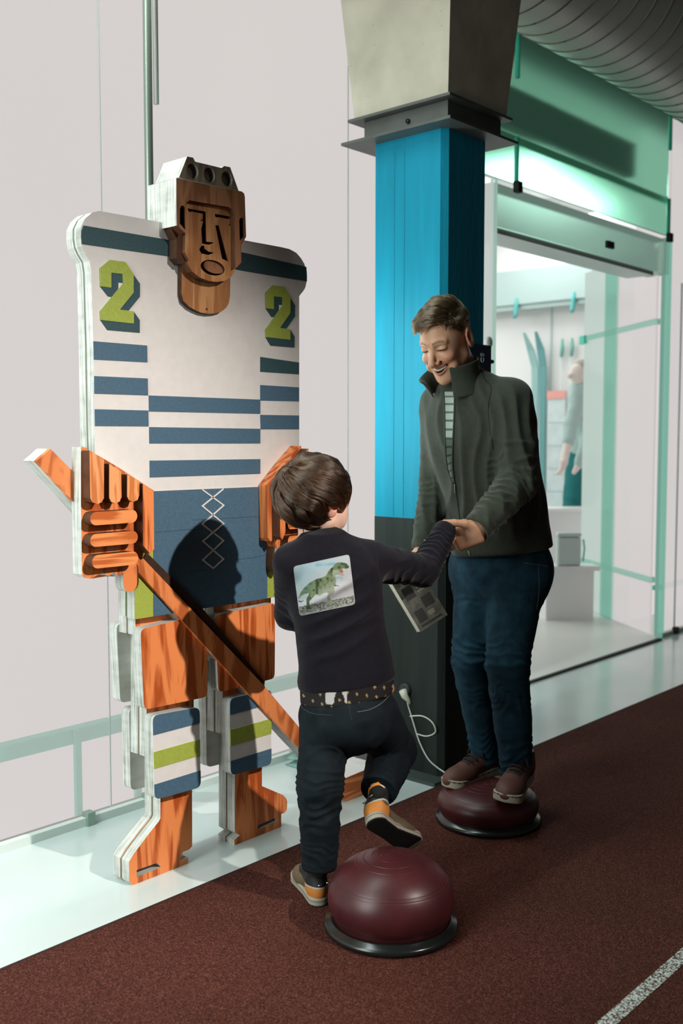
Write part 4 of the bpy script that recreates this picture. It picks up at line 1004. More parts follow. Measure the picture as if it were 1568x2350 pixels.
def skin_color(c, M, s, base, hairc, thr, lips, brow=True):
    base = np.array(base); sc = np.array([-0.016, 0, 0.04]); sr = np.array([0.1, 0.079, 0.087])
    def f(P):
        q = (P - np.asarray(c)) @ M.T / s; y = np.abs(q[:, 1]); C_ = np.tile(base, (len(P), 1)) * (1 + 0.06 * vnoise(P, 60))[:, None]
        def mixin(w_, col):
            nonlocal C_
            w_ = np.clip(w_, 0, 1)[:, None]; C_ = C_ * (1 - w_) + np.array(col) * w_
        near = (np.abs(q) < 0.2).all(1)
        mixin(near * 0.5 * np.exp(-((y - 0.044) ** 2 + (q[:, 2] + 0.03) ** 2) / 0.0006) * (q[:, 0] > 0.02), lips)           # flushed cheek
        mixin(near * 0.45 * np.exp(-((q[:, 0] - 0.108) ** 2 + y ** 2 + (q[:, 2] + 0.03) ** 2) / 0.0003), lips)
        mixin(near * 0.65 * (y > 0.078) * (np.abs(q[:, 0] + 0.02) < 0.03) * (np.abs(q[:, 2]) < 0.05), lips)                # ears
        t = np.clip(y / 0.032, 0, 1); zc = -0.066 + 0.013 * t ** 2; op = 0.0068 * np.sqrt(np.clip(1 - t * t, 0, 1))
        mixin(near * (q[:, 0] > 0.06) * (y < 0.036) * np.clip(1.6 - np.abs(np.abs(q[:, 2] - zc) - op - 0.003) / 0.0032, 0, 1) * 0.75, [v * 0.75 for v in lips])
        mixin(near * (q[:, 0] > 0.05) * (q[:, 0] < 0.0875 - 0.02 * t ** 2) * (y < 0.034) * (np.abs(q[:, 2] - zc) < op + 0.001), (0.03, 0.008, 0.007))
        if brow:
            bz = 0.032 + 0.004 * np.sin(np.clip((y - 0.012) / 0.036, 0, 1) * PI)
            mixin(near * (q[:, 0] > 0.05) * np.clip(1.5 - np.abs(q[:, 2] - bz) / 0.0042, 0, 1) * (y > 0.012) * (y < 0.05) * 0.7, [v * 0.8 for v in hairc])
        ex = np.clip((y - 0.018) / 0.028, 0, 1); ez = 0.0055 - 0.001 * ex
        mixin(near * (q[:, 0] > 0.06) * (y > 0.017) * (y < 0.047) * np.clip(1.7 - np.abs(q[:, 2] - ez) / 0.0019, 0, 1), (0.018, 0.010, 0.008))
        u = (q - sc) / sr; u /= np.linalg.norm(u, axis=1)[:, None] + 1e-9
        mixin(near * (u[:, 2] > thr(u)) * (y < 0.0825 + 0.01 * (q[:, 2] > 0.035)) * (q[:, 2] > -0.09) * 1.0, hairc)
        return C_
    return f

# ---------------------------------------------------------------- shoes (own metres: x to the toe, z up)
def shoe_frame(heel, toe, up):
    x = unit(np.asarray(toe) - np.asarray(heel)); z = np.asarray(up, float); z = unit(z - x * (z @ x)); return np.array([x, np.cross(z, x), z])
def shoe(name, parent, heel, toe, up, L, s_w, scheme, label=None, shaft=None):
    M = shoe_frame(heel, toe, up); c = np.asarray(heel)
    sh_ = np.array([-0.07, 0, 1.0]) if shaft is None else M @ unit(shaft); sh_ = unit(sh_); s0_ = np.array([0.060, 0, 0.055])
    k = L / 0.29; hi_ = scheme.get('high', 0.0)
    def upper(p):
        d = ell(p, (0.213, 0, 0.032), (0.074, 0.046 * s_w, 0.040))
        d = smin(d, cap(p, (0.165, 0, 0.044), (0.07, 0, 0.066), 0.036 * s_w, 0.038 * s_w), 0.03)
        d = smin(d, ell(p, (0.046, 0, 0.05), (0.044, 0.035 * s_w, 0.052)), 0.02)
        q = cap(p, s0_, s0_ + sh_ * (0.055 + hi_), 0.037 * s_w); q = smax(q, plane(p, s0_ + sh_ * (0.062 + hi_), sh_), 0.004); d = smin(d, q, 0.02)
        d = smax(d, 0.018 - p[..., 2], 0.004)
        return d
    def sole(p):
        q = p * np.array([1, 1, 0], np.float32)
        f2 = np.minimum(cap(q, (0.040, 0, 0), (0.12, 0.004, 0), 0.038 * s_w, 0.034 * s_w), cap(q, (0.12, 0.004, 0), (0.235, 0.0, 0), 0.034 * s_w, 0.048 * s_w))
        toe_up = 0.012 * np.clip((p[..., 0] - 0.21) / 0.07, 0, 1) ** 2
        return smax(f2, np.abs(p[..., 2] - 0.016 - toe_up) - 0.0155, 0.004)
    fu, fs = place(upper, c, M, k), place(sole, c, M, k)
    pts_ = [np.array([a, b_, d]) * k @ M + c for a in (-0.01, 0.30) for b_ in (-0.06, 0.06) for d in (-0.01, 0.13)] + [np.asarray((s0_ + sh_ * (0.09 + hi_)) * k @ M + c)]
    lo, hi = box_of(pts_, 0.03)
    def loc(P): return (P - c) @ M.T / k
    u = sdf_obj(name, [(fu, lo, hi, 0.0019)], M_vcl, parent, None, lambda P: scheme['upper'](loc(P)))
    if label: u['label'] = label
    sdf_obj('sole', [(fs, lo, hi, 0.0022)], M_vcl, u, None, lambda P: scheme['sole'](loc(P)))
    w3 = lambda q: np.array(q) * k @ M + c
    if scheme.get('laces'):
        bm = bmesh.new()
        for i in range(4):
            t = 0.10 + 0.022 * i; h_ = 0.108 - 0.34 * (t - 0.10)
            add_tube(bm, [Vector(w3((t, -0.030, h_ - 0.018))), Vector(w3((t + 0.004, -0.012, h_ + 0.001))), Vector(w3((t + 0.006, 0.012, h_ + 0.001))), Vector(w3((t + 0.002, 0.030, h_ - 0.018)))], 0.0032 * k, 6)
        for sgn in (-1, 1):
            add_tube(bm, smooth_path([Vector(w3((0.098, 0.0, 0.110))), Vector(w3((0.112, 0.022 * sgn, 0.112))), Vector(w3((0.128, 0.036 * sgn, 0.092))), Vector(w3((0.116, 0.040 * sgn, 0.075)))], 4), 0.0028 * k, 6)
        bm_obj('laces', bm, scheme['laces'], u, smooth=True)
    if scheme.get('tab'):
        bm = bmesh.new(); g = []; ec = s0_ + sh_ * (0.060 + hi_); bk_ = unit(np.array([-1.0, 0, 0]) + sh_ * sh_[0])
        for i in range(9):
            a = -0.9 + 1.8 * i / 8
            g.append([bm.verts.new(Vector(w3(ec + (bk_ * math.cos(a) + np.array([0, 1, 0]) * math.sin(a)) * 0.039 * s_w + sh_ * zz))) for zz in (-0.012, 0.006)])
        for p_, q_ in zip(g, g[1:]): bm.faces.new((p_[0], q_[0], q_[1], p_[1]))
        o = bm_obj('pull_tab', bm, scheme['tab'], u, smooth=True); md = o.modifiers.new('thick', 'SOLIDIFY'); md.thickness = 0.005
        for (yy, zz) in ((0.012, 0.082), (-0.02, 0.088)):
            bm = bmesh.new(); add_tube(bm, [Vector(w3((0.004, yy, zz))), Vector(w3((0.003, yy - 0.016, zz + 0.001)))], 0.0022, 6); bm_obj('reflective_trim', bm, M_metal, u, smooth=True)
    return u, M
def pick(P, base, rules):
    C_ = np.tile(np.array(base, float), (len(P), 1))
    for w_, col in rules:
        w_ = np.clip(w_, 0, 1)[:, None]; C_ = C_ * (1 - w_) + np.array(col) * w_
    return C_
man_scheme = dict(
    upper=lambda q: pick(q, (0.105, 0.042, 0.032), [((q[:, 2] > 0.072) * (q[:, 0] > 0.085) * (q[:, 0] < 0.19) * (np.abs(q[:, 1]) < 0.026) * 0.9, (0.020, 0.016, 0.014)), (q[:, 2] > 0.112, (0.03, 0.02, 0.017)), (0.25 * (0.5 + 0.5 * vnoise(q, 40)), (0.07, 0.03, 0.024))]),
    sole=lambda q: pick(q, (0.42, 0.38, 0.30), [(np.abs(q[:, 2] - 0.0245 - 0.012 * np.clip((q[:, 0] - 0.21) / 0.07, 0, 1) ** 2) < 0.0018, (0.03, 0.02, 0.02)), (q[:, 2] < 0.003, (0.2, 0.17, 0.13)), (0.35 * (vnoise(q, 50) > 0.2), (0.28, 0.25, 0.19))]),
    laces=mat('dark laces', (0.022, 0.017, 0.015), 0.8))
boy_scheme = dict(
    upper=lambda q: pick(q, (0.12, 0.085, 0.05), [(q[:, 2] > 0.068 + 0.25 * np.clip(0.03 - q[:, 0], 0, 1) * 0, (0.016, 0.015, 0.015)), ((q[:, 0] < 0.075) * (q[:, 2] < 0.070) * (np.abs(q[:, 1]) < 0.05), (0.52, 0.19, 0.035)), ((q[:, 0] < 0.08) * (np.abs(q[:, 2] - 0.070) < 0.002), (0.45, 0.42, 0.36))]),
    sole=lambda q: pick(q, (0.33, 0.30, 0.24), [(q[:, 2] < 0.0045, (0.012, 0.011, 0.011)), ((np.abs(q[:, 2] - 0.02) < 0.0015), (0.12, 0.11, 0.09))]),
    high=0.03, tab=mat('orange pull tab', (0.75, 0.25, 0.03), 0.6))

# ================================================================ the man
man = empty('person', (2.8863,1.8716,0.1178), 'man in dark fleece jacket and blue jeans standing on the far dome, smiling down', 'person', 'people')
mf = unit(V3(-0.616, -0.788)); ml = unit(V3(0.788, -0.616))
HC = np.array((2.6739,1.9619,1.5937)); HM = head_frame(V3(-0.62, -0.785), -29, 2); HS = 0.935
m_thr = scalp_thr([(0, 0.56), (35, 0.50), (52, 0.36), (66, 0.14), (74, -0.05), (82, -0.20), (87, -0.16), (92, 0.22), (104, 0.25), (116, 0.0), (132, -0.45), (180, -0.58)])
mshL, melL, mwrL = [np.array(q) for q in ((2.8019,1.8001,1.4063), (2.7816,1.7513,1.1521), (2.5959,1.7782,1.0129))]
mshR, melR, mwrR = [np.array(q) for q in ((2.8128,2.0876,1.4052), (2.822,2.1088,1.1325), (2.7337,2.094,0.9124))]
mtor = [st((2.7764,1.9414,1.4827), .070, .066), st((2.7917,1.9343,1.435), .135, .09), st((2.8142,1.9338,1.3816), .188, .116), st((2.8314,1.9341,1.2814), .200, .132), st((2.8682,1.9246,1.1508), .186, .138), st((2.906,1.9153,1.0325), .180, .148), st((2.9368,1.915,0.9269), .182, .152), st((2.9428,1.9123,0.8222), .182, .15)]
hipL, kneL, ankL = [np.array(q) for q in ((2.9528,1.8583,0.8408), (2.8224,1.8086,0.5562), (2.8991,1.8185,0.1746))]
hipR, kneR, ankR = [np.array(q) for q in ((2.9637,2.0103,0.8345), (2.8491,1.9715,0.5355), (2.921,1.9593,0.1784))]
head = place(head_field(1.0), HC, HM, HS)
nk0 = HC + np.array([-0.045, 0, -0.14]) @ HM * HS; nk1 = np.array((2.796,1.9442,1.4312))
def man_head(p): return smin(head(p), cap(p, nk0, nk1, 0.056, 0.062), 0.02)
def limbs(p, shrink):
    d = loft(p, [(z, c, a * 0.78, b_ * 0.72) for z, c, a, b_ in mtor], ml, mf)
    for a, b_, c in ((mshL, melL, mwrL), (mshR, melR, mwrR)):
        d = smin(d, cap(p, a, b_, .047, .038), .03); d = smin(d, cap(p, b_, c, .038, .026), .01)
    d = smin(d, ell(p, (2.9479,1.9208,0.8135), (.11, .10, .12)), .03)
    for a, b_, c in ((hipL, kneL, ankL), (hipR, kneR, ankR)):
        d = smin(d, cap(p, a, b_, .078, .050), .03); d = smin(d, cap(p, b_, c, .050, .034), .01)
    return d
# the hand that takes the boy's: palm, thumb over the top, four fingers curling behind his cuff
hand_c = np.array((2.5775,1.8038,0.9912))
def man_hand(p):
    hx = unit(np.array((2.5569,1.8477,0.9765)) - np.array((2.5995,1.7742,1.0129))); hy = unit(UP - hx * (UP @ hx)); hz = np.cross(hx, hy)
    d = rbox(p, hand_c, (0.046, 0.040, 0.0155), np.array([hx, hy, hz]), 0.0150)
    d = smin(d, cap(p, (2.6108,1.7629,1.0249), (2.5882,1.7856,1.0023), 0.026, 0.027), 0.02)
    d = smin(d, cap(p, (2.5859,1.7777,1.0163), (2.5452,1.7912,1.0287), 0.019, 0.0135), 0.014)
    d = smin(d, cap(p, (2.5452,1.7912,1.0287), (2.5129,1.8051,1.0325), 0.0125, 0.0108), 0.006)
    d = smin(d, cap(p, (2.5129,1.8051,1.0325), (2.4927,1.8276,1.0338), 0.0112, 0.0088), 0.003)
    for a, b_, c, e_, r in (((2.5599,1.8321,1.0028), (2.5549,1.8596,0.9974), (2.5662,1.8911,0.9893), (2.5857,1.8988,0.9834), .0098), ((2.5597,1.8351,0.9865), (2.5543,1.8657,0.9782), (2.5648,1.8983,0.9713), (2.5852,1.905,0.9652), .0100),
                            ((2.5614,1.8361,0.9702), (2.5552,1.8629,0.9607), (2.5625,1.8915,0.9542), (2.5831,1.8982,0.9494), .0096), ((2.5659,1.8327,0.9579), (2.5608,1.8552,0.9473), (2.5651,1.8799,0.9412), (2.5788,1.8866,0.9369), .0085)):
        f_ = cap(p, a, b_, r * 1.1, r); f_ = smin(f_, cap(p, b_, c, r, r * .93), .003); f_ = smin(f_, cap(p, c, e_, r * .93, r * .8), .003)
        d = smin(d, f_, 0.005)
    return d
def grip_hand(p):     # right hand closed on the top of the book
    d = smin(cap(p, mwrR, (2.7083,2.089,0.881), .027, .034), ell(p, (2.6978,2.0845,0.8691), (.036, .036, .042)), .02)
    for a, b_, c in (((2.6546,2.0728,0.8711), (2.6392,2.0642,0.8415), (2.6442,2.0607,0.8182)), ((2.6642,2.0621,0.8711), (2.6496,2.0524,0.8386), (2.6545,2.0488,0.8125)), ((2.6739,2.0515,0.8725), (2.6618,2.042,0.8398), (2.6668,2.0384,0.8151)), ((2.6866,2.0449,0.8733), (2.6766,2.0335,0.8449), (2.6817,2.0301,0.823)), ((2.7079,2.1182,0.8685), (2.7083,2.1295,0.8379), (2.7069,2.1208,0.8121))):
        d = smin(d, smin(cap(p, a, b_, .0105, .0098), cap(p, b_, c, .0098, .0082), .003), .006)
    return d
lo_h, hi_h = world_box(HC, HM, HS); lo_h[2] -= 0.06
lo_b, hi_b = box_of([mshL, melL, mwrL, mshR, mwrR, kneL, kneR, ankL, ankR, hipL], 0.13)
SK = (0.50, 0.27, 0.165)
body = sdf_obj('body', [(man_head, lo_h, hi_h, 0.0018), (man_hand, *box_of([hand_c, (2.5817,1.9091,0.968), (2.4817,1.8324,1.0342), (2.6108,1.7629,1.0249)], 0.045), 0.0018), (grip_hand, *box_of([mwrR, (2.6805,2.067,0.8052)], 0.06), 0.003), (lambda p: limbs(p, 0), lo_b, hi_b, 0.010)],
               M_skin, man, None, skin_color(HC, HM, HS, SK, (0.10, 0.062, 0.034), m_thr, (0.46, 0.15, 0.10)))
def h3(x, y, z): return np.array([x, y, z]) * HS @ HM + HC
tg = []
for zz in (0.8, -0.15):
    row = []
    for y in np.linspace(-0.026, 0.026, 19):
        t = abs(y) / 0.032; zc = -0.066 + 0.013 * t * t; op = 0.0068 * math.sqrt(1 - t * t) + 0.0012
        row.append(Vector(h3(0.0865 - 0.020 * t * t + 0.0007 * math.cos(y * 900), y, zc + op * zz)))
    tg.append(row)
o = mesh_obj('teeth', tg[0] + tg[1], [(i, i + 1, 20 + i, 19 + i) for i in range(18)], M_teeth, man, smooth=True)
md = o.modifiers.new('thick', 'SOLIDIFY'); md.thickness = 0.003
# jacket
def man_jacket(p):
    d = loft(p, mtor, ml, mf)
    for s_, r in ((mshL, .062), (mshR, .058)):
        d = smin(d, cap(p, np.array((2.7815,1.9414,1.466)), s_ + UP * 0.004, .052, r), .04)
    arms = None
    for a, b_, c, r in ((mshL, melL, mwrL, (.071, .060, .045)), (mshR, melR, mwrR, (.064, .053, .040))):
        q = smin(cap(p, a, b_, r[0], r[1]), cap(p, b_, c, r[1], r[2]), .02)
        q = smax(q, plane(p, c, c - b_), .004)
        d = smin(d, q, .022)
    d = smax(d, plane(p, (2.9378,1.9119,0.9092), -UP + 0.11 * RIGHT), .006)
    return d
def man_j_disp(P, N):
    d = crumple(P, 0.0035, 9, 1.0)
    d += folds(P, mshL, melL, .10, .042, .009, .45, 1.15, 2.0, 1.4) + folds(P, melL, mwrL, .085, .028, .010, -.10, 1.05, 3.0, 1.3)
    d += folds(P, mshR, melR, .09, .045, .006, .3, 1.1, 4.0) + folds(P, melR, mwrR, .08, .030, .006, 0, 1.05, 5.0)
    fr = np.clip(-(N @ AWAY) * 1.2, 0, 1)
    ph = (P @ RIGHT) / 0.045 + (P[:, 2]) * 2.0 + 0.9 * vnoise(P, 6)
    d += fr * 0.0085 * (1 - np.abs(np.sin(PI * ph))) * np.clip((P[:, 2] - 0.95) / 0.1, 0, 1) * np.clip((1.5 - P[:, 2]) / 0.1, 0, 1)
    hemz = np.clip((1.0 - P[:, 2]) / 0.06, 0, 1); d += 0.004 * hemz * vnoise(P, 14)
    return d
lo, hi = box_of([mshL, melL, mwrL, mshR, mwrR, (3.0343,1.7602,0.9124), (2.8742,2.0839,0.8746), (2.7788,1.9398,1.4941), (2.7463,1.7916,1.0193), (3.1265,2.0397,0.9831)], 0.09)
jk = sdf_obj('jacket', [(man_jacket, lo, hi, 0.0055)], M_fleece_o, man, man_j_disp)
jb_ = bvh_of(jk)
# open front: striped shirt between two zip tapes, zip closed below
Lp = [(2.6059,1.9158,1.4335), (2.6041,1.9105,1.3629), (2.6005,1.9054,1.2759), (2.6015,1.8953,1.1903), (2.6123,1.8775,1.1347)]
Rp = [(2.6287,1.8905,1.4335), (2.6241,1.8882,1.3629), (2.6169,1.8872,1.2759), (2.612,1.8846,1.1999), (2.6141,1.8755,1.1347)]
Ls, Rs = smooth_path(Lp, 16), smooth_path(Rp, 16)
gr = [[a * (1 - t) + b_ * t for t in np.linspace(0, 1, 6)] for a, b_ in zip(Ls, Rs)]
cols = np.zeros((len(gr), 6, 3))
for i in range(len(gr)):
    cols[i, :] = (0.30, 0.35, 0.30) if (i % 5) else (0.02, 0.03, 0.03)
    if i > 30: cols[i, :] = np.array((0.09, 0.11, 0.09)) if i % 5 else (0.012, 0.018, 0.016)  # unlit lower part of the shirt: shade painted as darker colours
sh = drape('striped_shirt', gr, jb_, AWAY, 0.0015, M_vc, man, cols); sh['label'] = 'pale striped shirt showing in the open jacket front'
for p_ in (Lp, Rp): drape_line('zip_edge', p_, jb_, AWAY, 0.0035, M_zip, jk, 0.001)
drape_line('zip', [(2.6134,1.8767,1.1374), (2.6164,1.8684,1.0912), (2.6193,1.8582,1.0233), (2.6247,1.8465,0.9689), (2.6343,1.8313,0.9255)], jb_, AWAY, 0.0032, M_zip, jk, 0.0005)
drape_line('zip_pull', [(2.6136,1.8769,1.1428), (2.6131,1.8746,1.1156)], jb_, AWAY, 0.0022, M_metal, jk, 0.005)
drape_line('zip_end', [(2.6312,1.8359,0.9363), (2.634,1.8312,0.9214)], jb_, AWAY, 0.0022, M_metal, jk, 0.004)
drape_line('seam', [(2.6033,1.776,1.5024), (2.6085,1.7665,1.4655), (2.6213,1.7496,1.4392), (2.6123,1.754,1.3866), (2.6116,1.7479,1.3208), (2.6152,1.737,1.255)], jb_, AWAY, 0.0016, M_seamline, jk)
drape_line('seam', [(2.6616,1.667,1.0773), (2.6666,1.6573,1.0379), (2.6822,1.6376,1.0155)], jb_, AWAY, 0.0016, M_seamline, jk)
# cuff and hem bands
def ring_band(name, c, axis, r, w_, m, parent):
    bm = bmesh.new(); ax = Vector(axis).normalized(); u = ax.orthogonal().normalized(); v = ax.cross(u); c = Vector(c); n = 28
    rows = [[bm.verts.new(c + ax * t + (u * math.cos(2 * PI * k / n) + v * math.sin(2 * PI * k / n)) * rr) for k in range(n)] for t, rr in ((-w_, r), (-w_ * .5, r * 1.03), (0, r), (0.002, r * .92), (-w_ * .4, r * .8))]
    for a, b_ in zip(rows, rows[1:]):
        for k in range(n): bm.faces.new((a[k], a[(k + 1) % n], b_[(k + 1) % n], b_[k]))
    return bm_obj(name, bm, m, parent, smooth=True)
ring_band('cuff', mwrL + unit(mwrL - melL) * 0.006, mwrL - melL, .0455, .026, M_fleece_o, jk)
# collar: stands round the neck, its free corner folded out on the far side
NC = np.array((2.7349,1.955,1.459)); cax = unit(UP * 0.93 + mf * 0.30); cx1 = unit(mf - cax * (mf @ cax)); cy1 = np.cross(cax, cx1)
g = []; NA = 40
for i in range(NA + 1):
    ph = math.radians(18 + (322 - 18) * i / NA); row = []
    rad_ = cx1 * math.cos(ph) + cy1 * math.sin(ph)
    w_ = float(np.clip((math.degrees(ph) - 235) / 70, 0, 1)); w_ = w_ * w_ * (3 - 2 * w_)
    H_ = 0.078 * (1 - w_) + 0.038 * w_; Rt = 0.079 * (1 - w_) + 0.122 * w_; Rb = 0.083 + 0.008 * math.sin(ph) ** 2
    for t in np.linspace(0, 1, 7):
        row.append(Vector(NC + rad_ * (Rb + (Rt - Rb) * t - 0.010 * math.sin(PI * t) * (1 - w_)) + cax * (-0.022 + (H_ + 0.022) * (t if w_ < .5 else math.sin(t * PI / 2)))))
    g.append(row)
vs = [p for r in g for p in r]; fs = [(i * 7 + j, i * 7 + j + 1, (i + 1) * 7 + j + 1, (i + 1) * 7 + j) for i in range(NA) for j in range(6)]
co = mesh_obj('collar', vs, fs, M_fleece_o, jk, smooth=True); md = co.modifiers.new('thick', 'SOLIDIFY'); md.thickness = 0.007; md.offset = 0
md = co.modifiers.new('sub', 'SUBSURF'); md.levels = 1; md.render_levels = 2
# jeans
def man_jeans(p):
    d = smin(ell(p, (2.9424,1.9159,0.8518), (.172, .132, .16), np.array([ml, mf, UP])), cap(p, hipL, hipR, .118, .112), .03)
    for a, b_, c, r in ((hipL, kneL, ankL, (.096, .072, .062, .056)), (hipR, kneR, ankR, (.092, .066, .056, .050))):
        md_ = (b_ + c) / 2
        d = smin(d, cap(p, a, b_, r[0], r[1]), .035); d = smin(d, cap(p, b_, md_, r[1], r[2]), .015); d = smin(d, cap(p, md_, c, r[2], r[3]), .012)
        d = smax(d, np.where(np.linalg.norm(p - c.astype(np.float32), axis=-1) < .12, plane(p, c + (c - b_) * 0.02, c - b_), -1), .004)
    return d
def man_t_disp(P, N):
    d = crumple(P, 0.004, 8, 3.0)
    for a, b_, c, s_ in ((hipL, kneL, ankL, 1.0), (hipR, kneR, ankR, 6.0)):
        d += folds(P, a, b_, .12, .05, .005, .0, .55, s_) + folds(P, a, b_, .11, .034, .008, .72, 1.2, s_ + 1)
        d += folds(P, b_, c, .1, .044, .008, .05, .5, s_ + 2, 2.0) + folds(P, b_, c, .1, .030, .011, .6, 1.05, s_ + 3, 1.8)
    return d
lo, hi = box_of([hipL, hipR, kneL, kneR, ankL, ankR], 0.15); lo[2] += 0.08; hi[2] -= 0.02
tr = sdf_obj('jeans', [(man_jeans, lo, hi, 0.006)], M_jeans_b, man, man_t_disp)
tb = bvh_of(tr)
drape_line('pocket_seam', [(2.6618,1.6494,0.9102), (2.688,1.6197,0.905), (2.708,1.5969,0.8997)], tb, AWAY, 0.0014, M_stitch, tr)
drape_line('pocket_seam', [(2.6886,1.6185,0.8997), (2.687,1.6135,0.8339), (2.6782,1.6163,0.7681)], tb, AWAY, 0.0012, M_stitch, tr)
for c, b_, r in ((ankL, kneL, .058), (ankR, kneR, .052)): ring_band('trouser_hem', c + unit(c - b_) * 0.004, c - b_, r, .018, M_jeans_b, tr)
# shoes
shoe('shoe', man, (2.9698,1.8263,0.1404), (2.7198,1.7497,0.1199), UP * 0.95 + V3(-0.05, -0.28), 0.275, 1.05, man_scheme)
shoe('shoe', man, (2.9973,1.9443,0.1293), (2.7069,1.9947,0.1055), UP * 0.97 + V3(-0.18, -0.12), 0.275, 1.02, man_scheme)
# hair: combed over from his parting towards the far brow
def m_flow(u, t):
    top = np.clip((u[:, 2] - 0.25) / 0.45, 0, 1)[:, None]
    a = np.stack([np.full(len(u), 0.30), np.full(len(u), -0.95), 0 * u[:, 0]], 1); b_ = np.stack([np.full(len(u), -0.45), 0 * u[:, 0], np.full(len(u), -1.0)], 1)
    return a * top + b_ * (1 - top)
m_hmask = lambda u, rg: u[:, 2] > m_thr(u) + rg.normal(0, 0.02, len(u))
hair_obj('hair', man, HC, HM, HS, (0.1015, 0.0785, 0.0875), (-0.016, 0, 0.04), m_hmask, m_flow, 9000, 9,
         lambda u, rg: 0.010 + 0.036 * np.clip((u[:, 2] - 0.30) / 0.35, 0, 1), lambda u, t: (0.001 + (0.003 + 0.019 * np.clip((u[:, 2] - 0.25) / 0.4, 0, 1) * (1 + .5 * vnoise(u, 4.1))) * math.sin(min(1, t * 1.5) * PI / 2)),
         M_hair_m, 0.55, 240, 0.00055, 3, 0.006)
# the book in his right hand
bk0, bk1 = np.array((2.6565,2.0402,0.6511)), np.array((2.7552,2.003,0.6993)); bw = bk1 - bk0
bh = np.array((2.6303,2.1249,0.8254)) - bk0; bh = bh - bw * (bh @ bw) / (bw @ bw); bn = unit(np.cross(bw, bh)); bn = bn * np.sign(bn @ AWAY) * 0.020 - RIGHT * 0.006
bkc = bk0 + (bw + bh + bn) / 2
book = empty('book', tuple(bkc), 'small thick paperback with dark grey cover hanging from the man\'s right hand', 'book')
def obox(name, o, a, b_, c, m, parent, bevel=0.0):
    bm = bmesh.new(); v = [bm.verts.new(Vector(o + a * i + b_ * j + c * k)) for i in (0, 1) for j in (0, 1) for k in (0, 1)]
    for f in ((0, 1, 3, 2), (4, 6, 7, 5), (0, 4, 5, 1), (2, 3, 7, 6), (0, 2, 6, 4), (1, 5, 7, 3)): bm.faces.new([v[i] for i in f])
    return bm_obj(name, bm, m, parent, bevel=bevel)
M_page = mat('book pages', (0.62, 0.60, 0.50), 0.8, var=0.12, vscale=300); M_cover = mat('grey printed cover', (0.085, 0.082, 0.062), 0.45, var=0.5, vscale=40)
obox('pages', bk0 + bn * 0.08 + bw * 0.01 + bh * 0.008, bw * 0.97, bh * 0.985, bn * 0.84, M_page, book)
cv = obox('front_cover', bk0, bw, bh, bn * 0.07, M_cover, book); obox('back_cover', bk0 + bn * 0.93, bw, bh, bn * 0.07, M_cover, book)
M_pic = mat('dark cover picture', (0.018, 0.018, 0.015), 0.5); M_lite = mat('pale cover print', (0.22, 0.21, 0.16), 0.5)
for u0, u1, v0, v1, mm in ((0.52, 0.88, 0.30, 0.50, M_pic), (0.12, 0.42, 0.12, 0.34, M_pic), (0.12, 0.46, 0.55, 0.78, M_pic), (0.12, 0.86, 0.045, 0.085, M_pic), (0.55, 0.9, 0.60, 0.62, M_lite), (0.55, 0.9, 0.66, 0.68, M_lite), (0.55, 0.86, 0.72, 0.74, M_lite), (0.5, 0.72, 0.16, 0.24, M_lite)):
    obox('cover_print', bk0 + bw * u0 + bh * v0 - bn * 0.012, bw * (u1 - u0), bh * (v1 - v0), bn * 0.02, mm, cv)

# ================================================================ the boy
boy = empty('person', (1.9919,1.8643,0.0025), 'boy in navy fleece with a dinosaur print on his back, one foot raised', 'person', 'people')
bf = unit(V3(0.26, 0.966)); brt = unit(V3(0.966, -0.26))
BC = np.array((2.043,1.9381,1.1112)); BM = head_frame(V3(0.66, 0.75), 6, 3); BS = 0.93
b_thr = scalp_thr([(0, 0.30), (40, 0.22), (58, 0.02), (72, -0.28), (82, -0.38), (88, 0.02), (98, 0.10), (106, -0.25), (125, -0.86), (180, -0.97)])
bsL, beL, bwL = [np.array(q) for q in ((1.9794,1.9618,0.9484), (2.0603,2.0497,0.7862), (2.208,2.058,0.7142))]
bsR, beR, bwR = [np.array(q) for q in ((2.1533,1.8283,0.9461), (2.3598,1.804,0.9005), (2.4952,1.8291,1.0032))]
btor = [st((2.0391,1.9034,1.0245), .050, .048), st((2.0528,1.8998,0.9925), .098, .066), st((2.0645,1.8976,0.952), .130, .088), st((2.0702,1.898,0.8727), .138, .098), st((2.0883,1.8901,0.774), .128, .098), st((2.1047,1.8852,0.6863), .134, .103), st((2.1125,1.8824,0.599), .138, .106), st((2.1089,1.8775,0.5137), .136, .104)]
bhL, bkL, baL = [np.array(q) for q in ((2.0591,1.9162,0.4981), (1.9982,1.8777,0.3422), (1.9993,1.8826,0.114))]
bhR, bkR, baR = [np.array(q) for q in ((2.1721,1.8367,0.5083), (2.3124,1.8757,0.3655), (2.1899,1.7931,0.2802))]
h1, t1 = np.array((2.0847,1.7712,0.2424)), np.array((2.269,1.7477,0.1121)); u1_ = UP * .30 + AWAY * .85; shaft1 = unit(UP + AWAY * .35 + RIGHT * .10)
FM = shoe_frame(h1, t1, u1_); baR = h1 + np.array([.060, 0, .055]) * .8 @ FM + shaft1 * .066
bhead = place(head_field(0.5, True, -0.012, 0.050), BC, BM, BS)
bn0 = BC + np.array([-0.012, 0, -0.14]) @ BM * BS; bn1 = np.array((2.0442,1.9082,0.9806))
def boy_head(p): return smin(bhead(p), cap(p, bn0, bn1, 0.043, 0.044), 0.02)
